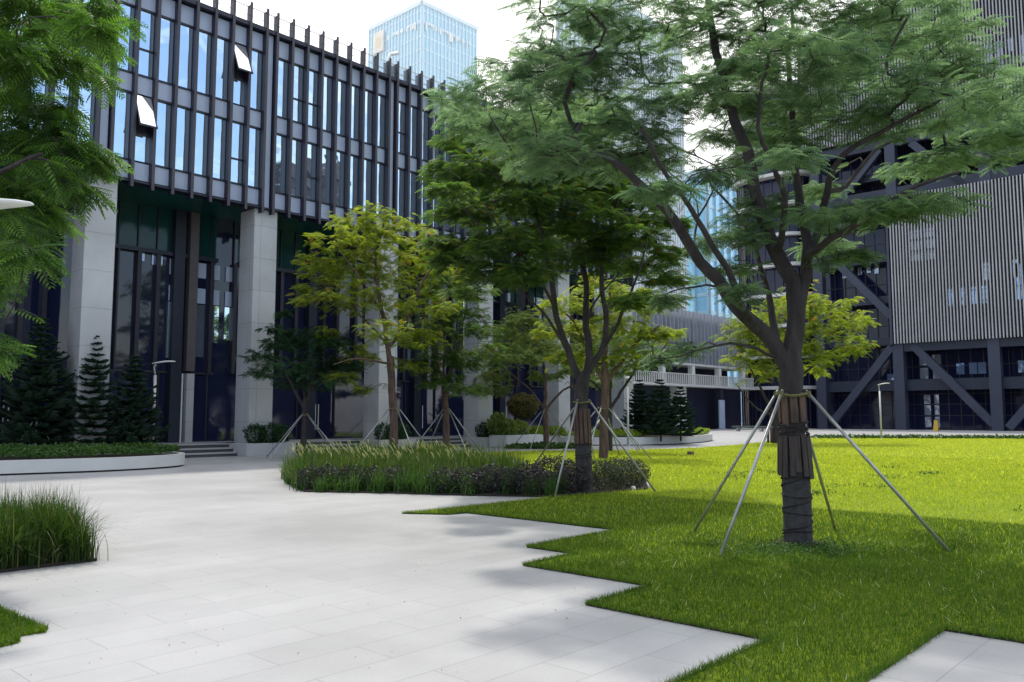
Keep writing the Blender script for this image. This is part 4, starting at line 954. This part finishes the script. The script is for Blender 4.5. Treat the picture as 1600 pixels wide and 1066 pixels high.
# ------------------------------------------------------------------ norfolk pines
def pine(label, base, h, rb, seed, tiers=13, group='young norfolk pines in the planters', stake=False, z0=.3):
    r = random.Random(seed); p = empty('norfolk_pine', (base[0], base[1], z0), label, 'pine tree', group)
    b = MB(); b.tube([(base[0], base[1], z0 - .1), (base[0] + .02, base[1], z0 + h * .5), (base[0], base[1], z0 + h)], [.055, .035, .008], 6); b.build('trunk', M['bark'], p, True)
    V = []; tone = []
    for k in range(tiers):
        t = k / (tiers - 1); z = z0 + h * (.08 + .90 * t ** .9) + r.gauss(0, .02); L = rb * (1 - t) ** .8 * r.uniform(.85, 1.1) + .08; n = 9 if t < .8 else 6
        a0 = r.random() * 6
        for i in range(n):
            a = a0 + 2 * math.pi * i / n + r.gauss(0, .14); l = L * r.uniform(.6, 1.15); zo = r.gauss(0, .03)
            dx, dy = math.cos(a), math.sin(a); nx, ny = -dy, dx
            m_ = max(4, int(l / .085))
            def pos(s): return Vector((base[0] + dx * l * s, base[1] + dy * l * s, z + zo * s - .06 * l * math.sin(s * 2.6) + .30 * l * s * s + .02))
            # axis
            for j in range(m_):
                s0, s1 = j / m_, (j + 1) / m_; A, B = pos(s0), pos(s1); w_ = .034
                V += [A + Vector((nx, ny, 0)) * w_, B + Vector((nx, ny, 0)) * w_, B - Vector((nx, ny, 0)) * w_, A - Vector((nx, ny, 0)) * w_, A + Vector((0, 0, w_)), B + Vector((0, 0, w_)), B - Vector((0, 0, w_)), A - Vector((0, 0, w_))]
                tn = r.random(); tone += [tn] * 8
                if s0 > .15:
                    bl = l * .42 * (1 - s0) + .17
                    for sg_ in (-1, 1):
                        dv = (Vector((nx, ny, 0)) * sg_ * .85 + Vector((dx, dy, 0)) * .6 + Vector((0, 0, .12 + r.gauss(0, .06)))).normalized() * bl * r.uniform(.8, 1.15)
                        w2 = .034; sd_ = dv.cross(Vector((0, 0, 1))).normalized() * w2; uz = Vector((0, 0, w2))
                        V += [A + sd_, A + dv + sd_ * .4, A + dv - sd_ * .4, A - sd_, A + uz, A + dv + uz * .4, A + dv - uz * .4, A - uz]; tone += [r.random()] * 8
    np_mesh('branches', np.array([list(v) for v in V]), 4, np.array(tone), M['needle'], p)
    if stake:
        for a in (.3, 2.4, 4.4):
            b = MB(); b.tube([(base[0] + math.cos(a) * .75, base[1] + math.sin(a) * .75, z0), (base[0] + math.cos(a) * .05, base[1] + math.sin(a) * .05, z0 + 1.25)], .022, 6); b.build('prop', M['white'], p)
    return p
def gxy(px, d): p = D(px, 650, d); return (p.x, p.y)
pine('widest norfolk pine at the left end of the long planter', gxy(58, 28.3), 4.7, 1.45, 1, 22, stake=True)
pine('middle norfolk pine of the left planter standing clear against the pale column', gxy(143, 29), 4.1, 1.15, 2, 17)
pine('norfolk pine by the planter lamp, third from the left edge', gxy(208, 30), 3.5, 1.2, 3, 17, stake=True)
pine('second norfolk pine from the right on the round planter', gxy(1032, 45.5), 3.3, 1.2, 4, 15)
pine('rightmost norfolk pine on the round planter', gxy(1063, 46.5), 2.9, 1.1, 5, 14)
pine('leftmost norfolk pine of the round planter in half shade', gxy(1000, 48), 3.4, 1.2, 6, 15)

# ------------------------------------------------------------------ planters
def planter(label, poly, h, plants, hh, n, leafm, mound=True):
    p = empty('planter', (sum(q[0] for q in poly) / len(poly), sum(q[1] for q in poly) / len(poly), 0), label, 'planter')
    b = MB(); ins = grow_poly(poly, -.06); b.prism(ins, 0, .06); b.build('plinth', M['gap_shade'], p)  # near-black base paints in the shadow line under the planter wall
    b = MB(); inn = grow_poly(poly, -.18); k = len(poly); n0 = 0
    b.v += [(q[0], q[1], .05) for q in poly] + [(q[0], q[1], h) for q in poly] + [(q[0], q[1], h) for q in inn] + [(q[0], q[1], h - .12) for q in inn]
    for i in range(k):
        j = (i + 1) % k
        for a in range(3): b.f.append((a * k + i, a * k + j, (a + 1) * k + j, (a + 1) * k + i)); b.mi.append(0)
    b.build('wall', M['stone'], p)
    b = MB(); b.prism(grow_poly(poly, -.17), h - .2, h - .08); b.build('soil', M['soil'], p)
    P = scatter(inn, n); C = []
    z = h - .05 + hh * (.35 + .65 * rng.random(n)) * (1 + .3 * np.sin(P[:, 0] * 2.1) * np.cos(P[:, 1] * 2.7))
    d_ = rng.normal(0, 1, (n, 3)); d_[:, 2] = np.abs(d_[:, 2]) * .6; d_ /= np.linalg.norm(d_, axis=1)[:, None]
    e_ = np.cross(d_, rng.normal(0, 1, (n, 3))); e_ /= np.linalg.norm(e_, axis=1)[:, None]; s = (.09 * (.6 + .8 * rng.random(n)))[:, None]
    c = np.stack([P[:, 0], P[:, 1], z], 1); V = np.stack([c, c + d_ * s * .5 + e_ * s * .3, c + d_ * s, c + d_ * s * .5 - e_ * s * .3], 1).reshape(-1, 3)
    o = np_mesh('ground_cover', V, 4, np.repeat(rng.random(n), 4), leafm, p); o['kind'] = 'stuff'
    return p
lp = smooth_poly([(-9, 26.6), (0, 26.2), (5, 25.7), (7.6, 25.1), (10.0, 24.6), (12.1, 25.2), (12.9, 26.6), (12.6, 28.2), (10.5, 29.4), (5, 29.6), (-9, 29.6)], 3)
planter('long low planter with a rounded stone wall and dark ground cover at the left', lp, .40, None, .30, 32000, M['cover'])
mp_ = smooth_poly([(35.0, 29.3), (35.9, 26.8), (38.0, 25.0), (43, 24.8), (49, 27.0), (52.0, 29.6), (50, 31.0), (44, 30.9), (38, 30.0)], 3)
planter('round ended stone planter with lime green ground cover beyond the lawn', mp_, .45, None, .32, 26000, M['cover_lime'])
sp_ = [(31.4, 28.8), (33.6, 28.8), (33.6, 30.2), (31.4, 30.2)]
bp_ = empty('shrub_box', (32.5, 28.5, 0), 'square stone box with grey green round shrubs beside the fourth column', 'planter')
b = MB(); b.box(30.6, 33.4, 28.6, 29.85, 0, .62); b.build('wall', M['stone'], bp_, bevel=.02)
leaf_cloud('foliage', [(31.2, 29.2, .95, .65, .6, .5), (32.3, 29.3, .9, .6, .55, .45), (30.9, 29.5, 1.15, .6, .5, .6)], 3800, .11, M['leaf_pale'], bp_)
hb = empty('lime_hedge', (36, 31, .5), 'low lime green hedge strip between the box planter and the pale column', 'hedge')
b = MB(); b.box(33.8, 37.0, 29.9, 30.35, .0, .55); b.build('kerb', M['stone'], hb)
leaf_cloud('foliage', [(34.2 + .5 * i, 30.1, .72, .4, .35, .3) for i in range(6)], 3600, .10, M['cover_lime'], hb)
rs = empty('ball_tree', (34.6, 30.2, .5), 'small clipped olive ball tree on the planter before the lobby', 'tree')
rc = D(817, 636, 46)
rs.location = (rc.x, rc.y, 0)
b = MB(); b.tube([(rc.x, rc.y, .0), (rc.x, rc.y, 1.3)], .05, 6)
for a in range(6): b.tube([(rc.x, rc.y, 1.0), (rc.x + .4 * math.cos(a), rc.y + .4 * math.sin(a), 1.75)], .02, 4)
b.build('trunk', M['bark'], rs)
leaf_cloud('crown', [(rc.x, rc.y, 2.15, .82, .82, .68)], 5200, .09, M['olive'], rs)
tb = empty('round_tree_bed', (*gxy(850, 40.6), 0), 'low round bed of green leaves under the small pale tree', 'flower bed')
q0 = gxy(853, 41)
leaf_cloud('foliage', [(q0[0], q0[1], .10, 1.0, 1.0, .18), (q0[0] + 1.1, q0[1] - .8, .10, .9, .9, .15), (q0[0] - .8, q0[1] + .9, .08, .8, .8, .15)], 2600, .11, M['cover'], tb)

# ------------------------------------------------------------------ planting bed of fountain grass and shrubs
BED = [(11.9, 19.1), (10.95, 17.3), (9.93, 15.14), (10.9, 13.6), (11.7, 12.0), (12.65, 10.5), (15.4, 10.15), (16.9, 11.2), (17.6, 13.5), (19.0, 17.5), (19.8, 21.0), (17.0, 22.2), (14.0, 21.0)]
b = MB(); b.prism(BED, .0, .03); tag(b.build('bed_soil', M['soil']), kind='structure')
def bed_grass(name, poly, n, h, label, m=M['sedge'], w_=.014, tuft=.16, lean=.55, parent=None, seg=3):
    k = n // 55; C = scatter(poly, k); idx = rng.integers(0, k, n); P = C[idx] + rng.normal(0, tuft * .4, (n, 2)); hs = (.72 + .5 * rng.random(k) ** 1.3)[idx]
    return tag(blades(name, P, h, w_, lean, m, parent, seg=seg, droop=.5, hs=hs), label, 'grass', kind='stuff')
BG = [(11.9, 19.1), (10.95, 17.3), (10.2, 15.6), (11.2, 14.2), (12.2, 13.0), (13.8, 12.4), (15.6, 14.0), (17.2, 17.5), (19.0, 20.8), (17.0, 22.2), (14.0, 21.0)]
bed_grass('fountain_grass', BG, 46000, .62, 'long bed of arching green fountain grass in the centre')
FR = [(11.9, 19.0), (10.95, 17.3), (9.95, 15.2), (10.9, 13.6), (11.7, 12.1), (12.65, 10.6), (13.6, 11.0), (12.4, 13.0), (11.6, 14.6), (11.0, 15.6), (11.8, 17.5)]
bed_grass('fountain_grass', FR, 14000, .42, 'short dark tufts along the front edge of the bed', M['cover'])
# plumes
n = 330; Pp = scatter([(11.8, 18.9), (10.9, 17.3), (11.3, 15.0), (12.2, 13.6), (13.5, 13.2), (15.0, 15.5), (17.5, 20.0), (14.0, 20.4)], n)
b = MB(); st = MB(); random.seed(8)
for x, y in Pp:
    if random.random() < .45 and x > 12.3: continue
    h = random.uniform(.58, .80); a = random.gauss(2.6, .9); ln = random.uniform(.03, .16); x1 = x + math.cos(a) * ln; y1 = y + math.sin(a) * ln; l = random.uniform(.10, .18)
    b.tube([(x1, y1, h), (x1 + math.cos(a) * l * .35, y1 + math.sin(a) * l * .35, h + l * .6), (x1 + math.cos(a) * l * .8, y1 + math.sin(a) * l * .8, h + l)], [.006, .014, .004], 4)
    st.tube([(x, y, .3), (x1, y1, h)], .003, 3, False)
o = b.build('grass_plumes', M['plume']); tag(o, 'pale yellow seed plumes standing over the fountain grass bed', 'grass', kind='stuff')
tag(st.build('plume_stalks', M['sedge']), 'thin stalks under the pale plumes in the bed', 'grass', kind='stuff')
# purple shrubs at the front and right of the bed
def shrub_row(label, pts, n, m=M['purple'], size=.05):
    p = empty('low_shrub', (pts[0][0], pts[0][1], 0), label, 'shrub', None)
    leaf_cloud('foliage', pts, n, size, m, p, asp=.3)
    q = MB()
    for (x, y, z, rx, ry, rz) in pts:
        for k in range(7): a = random.random() * 6.3; q.tube([(x + .1 * math.cos(a), y + .1 * math.sin(a), 0), (x + rx * .75 * math.cos(a), y + ry * .75 * math.sin(a), z + rz * .3)], .006, 3, False)
    q.build('stem', M['bark'], p)
    return p
shrub_row('dark purple shrub clump at the front left corner of the grass bed', [(10.3 + .25 * i, 15.4 - .38 * i + .1 * math.sin(i), .27, .34, .34, .26) for i in range(5)], 5200)
shrub_row('dark purple shrub mass in front of the bed tree', [(11.7 + .22 * i, 12.7 - .40 * i, .27, .36, .36, .27) for i in range(5)] + [(12.6, 12.2, .3, .4, .4, .3)], 6500)
shrub_row('dark twiggy shrub mass behind and beside the bed tree trunk', [(13.4, 10.75, .27, .4, .38, .28), (14.0, 11.2, .32, .45, .4, .32), (13.1, 11.6, .32, .45, .4, .32), (14.6, 12.2, .34, .5, .5, .34)], 7000)
shrub_row('grey green shrub mass at the right end of the bed against the lawn', [(14.5, 10.6, .28, .42, .4, .3), (15.2, 10.5, .28, .4, .38, .28), (15.9, 10.9, .3, .42, .4, .3), (16.4, 11.6, .3, .45, .45, .3), (15.2, 11.4, .3, .45, .45, .32)], 9500, leaf_mat('grey_green_shrub_leaf', (.022, .03, .02), (.075, .09, .055), (1.4, 1.5, .9), .3), .045)

# left clump of long grass
LC = [(-.5, 9.68), (3.70, 9.67), (3.72, 11.6), (-.5, 11.6)]
b = MB(); b.prism(LC, .0, .03); tag(b.build('clump_soil', M['soil']), kind='structure')
LCi = grow_poly(LC, -.06)
bed_grass('long_grass', LCi, 60000, .53, 'thick clump of long dark green grass at the left edge', M['sedge'] if 0 else leaf_mat('long_grass_blade', (.012, .035, .008), (.065, .125, .022), (1.6, 1.8, .6), .4, c3=(.16, .13, .06)), .009, .12, .5, seg=4)

# ------------------------------------------------------------------ lamps
def lamp(label, x, y, h, az, seed=0):
    p = empty('street_lamp', (x, y, 0), label, 'street lamp', 'slim grey plaza lamps')
    dx, dy = math.cos(az), math.sin(az)
    b = MB(); b.tube([(x, y, 0), (x, y, h - .42)], .06, 12); b.build('post', M['lamp_post'], p, True)
    b = MB(); b.tube([(x, y, h - .42), (x - dx * .03, y - dy * .03, h - .25), (x - dx * .05, y - dy * .05, h - .10), (x + dx * .02, y + dy * .02, h - .02)], [.035, .03, .028, .03], 8); b.build('neck', M['lamp_post'], p, True)
    b = MB(); n = 9; L = .82; secs = []
    for i in range(n):
        t = i / (n - 1); s = -.12 + L * t; wd = .15 * math.sin(math.pi * (.10 + .86 * t)) ** .6; z = h + .10 * math.sin(t * 1.9) + .01; th = .028 * math.sin(math.pi * (.08 + .88 * t)) ** .5 + .004; row = []
        for k in range(10):
            a = 2 * math.pi * k / 10; o = math.cos(a) * wd; row.append(len(b.v)); b.v.append((x + dx * s - dy * o, y + dy * s + dx * o, z + math.sin(a) * th))
        secs.append(row)
    for i in range(n - 1):
        for k in range(10): b.f.append((secs[i][k], secs[i][(k + 1) % 10], secs[i + 1][(k + 1) % 10], secs[i + 1][k])); b.mi.append(0)
    b.f += [tuple(reversed(secs[0])), tuple(secs[-1])]; b.mi += [0, 0]
    b.build('lamp_head', M['white'], p, True)
    b = MB(); b.tube([(x, y, 0), (x, y, .06)], .10, 12); b.build('base', M['lamp_post'], p)
    return p
rdir = math.atan2(rt[1], rt[0])
lx, ly = gxy(240, 31); lamp('slim lamp with a curved blade head in the left planter', lx, ly, 3.55, rdir + .25)
lx, ly = gxy(981, 44); lamp('slim lamp beside the norfolk pines on the round planter', lx, ly, 3.6, rdir + 1.3)
lx, ly = gxy(1376, 57.5); lamp('lamp seen end on at the far edge of the lawn before the slatted building', lx, ly, 3.75, YAW + math.pi + .8)
lx, ly = D(-98, 650, 7.0).xy; lamp('lamp at the left edge with only its blade head in view', lx, ly, 3.33, rdir)

# ------------------------------------------------------------------ small things
bn = empty('bench', (*G(1190, 674.5), 0), 'long low dark green bench before the far dark block', 'bench')
gx, gy = G(1190, 674.5)
b = MB(); b.box(gx - .3, gx + .3, gy - 3.2, gy + 3.2, .38, .55); b.build('seat', mat('bench_green', (.05, .08, .07), .6), bn, bevel=.03)
for o_ in (-2.6, 0, 2.6): b = MB(); b.box(gx - .22, gx + .22, gy + o_ - .12, gy + o_ + .12, 0, .379); b.build('leg', M['step'], bn)
gx, gy = G(1463, 674)
sg = empty('warning_sign', (gx, gy, 0), 'small yellow floor sign in front of the glass doors of the slatted building', 'sign')
b = MB(); b.face([(gx - .25, gy - .25, 0), (gx - .25, gy + .25, 0), (gx, gy + .17, 1.2), (gx, gy - .17, 1.2)]); b.face([(gx + .25, gy - .25, 0), (gx + .25, gy + .25, 0), (gx + .01, gy + .17, 1.2), (gx + .01, gy - .17, 1.2)]); b.build('board', mat('sign_yellow', (.45, .28, .02), .5), sg)
b = MB(); b.tube([(gx, gy - .17, 1.2), (gx, gy + .17, 1.2)], .03, 6); b.build('hinge', M['frame'], sg)
gx, gy = G(1079, 712)
st_ = MB(); st_.box(gx - .12, gx + .12, gy - .1, gy + .1, 0, .17); o = st_.build('valve_box', mat('brown_box', (.16, .10, .07), .8, var=.4, scale=15, bump=.5), bevel=.02); tag(o, 'small brown box standing alone on the bright lawn', 'box')
gx, gy = G(990, 767)
bm_ = bmesh.new(); bmesh.ops.create_icosphere(bm_, subdivisions=2, radius=.055)
for v in bm_.verts: v.co = v.co * random.uniform(.75, 1.2) + Vector((gx, gy, .05))
me = bpy.data.meshes.new('litter'); bm_.to_mesh(me); bm_.free(); tag(link_mesh('crumpled_paper', me, M['white']), 'crumpled white paper lying on the grass at the bed end', 'litter')
# fallen bits on the paving
n = 420; P = scatter([(2.5, 2.5), (6.4, 4.4), (7.6, 7), (9, 11), (10, 14), (4, 14), (1, 6)], n)
b = MB()
for x, y in P:
    a = random.random() * 6.3; l = random.uniform(.008, .035); w_ = random.uniform(.002, .006); dx, dy = math.cos(a), math.sin(a)
    b.face([(x - dy * w_, y + dx * w_, .004), (x + dx * l, y + dy * l, .010), (x + dy * w_, y - dx * w_, .005)])
tag(b.build('fallen_leaf_litter', M['bark_warm']), 'tiny dry leaf bits scattered over the paving', 'litter', kind='stuff')
# low strip of dark leaves along the far lawn edge
far = [(66, 8), (66, 14), (61, 20.5), (57.6, 24.2)]
pts = []
for i in range(3):
    a, c = Vector(far[i]), Vector(far[i + 1]); k = int((c - a).length / .5)
    for j in range(k): q = a.lerp(c, j / k); pts.append((q.x - .3, q.y, .10, .42, .42, .16))
for j in range(14): pts.append((65.8, 8 - j * .5, .10, .42, .42, .16))
tag(leaf_cloud('edge_leaves', pts, 9000, .12, M['cover'], None), 'low strip of darker leaves along the far lawn edge', 'ground cover', kind='stuff')

hm = bpy.data.materials.new('haze'); hm.use_nodes = True; hn = hm.node_tree; hn.nodes.remove(hn.nodes['Principled BSDF'])
vs = N(hn, 'ShaderNodeVolumeScatter'); vs.inputs['Color'].default_value = (.60, .80, 1, 1); vs.inputs['Density'].default_value = .0013; vs.inputs['Anisotropy'].default_value = .4
hn.links.new(vs.outputs[0], hn.nodes['Material Output'].inputs['Volume'])
b = MB(); b.box(45, 420, 64, 420, -.2, 190); o = b.build('haze', hm); tag(o, kind='structure')
scene.cycles.volume_bounces = 0
scene.view_settings.view_transform = 'Standard'; scene.view_settings.look = 'None'; scene.view_settings.exposure = 0
scene.cycles.max_bounces = 8; scene.cycles.use_denoising = True; scene.cycles.sample_clamp_indirect = 6
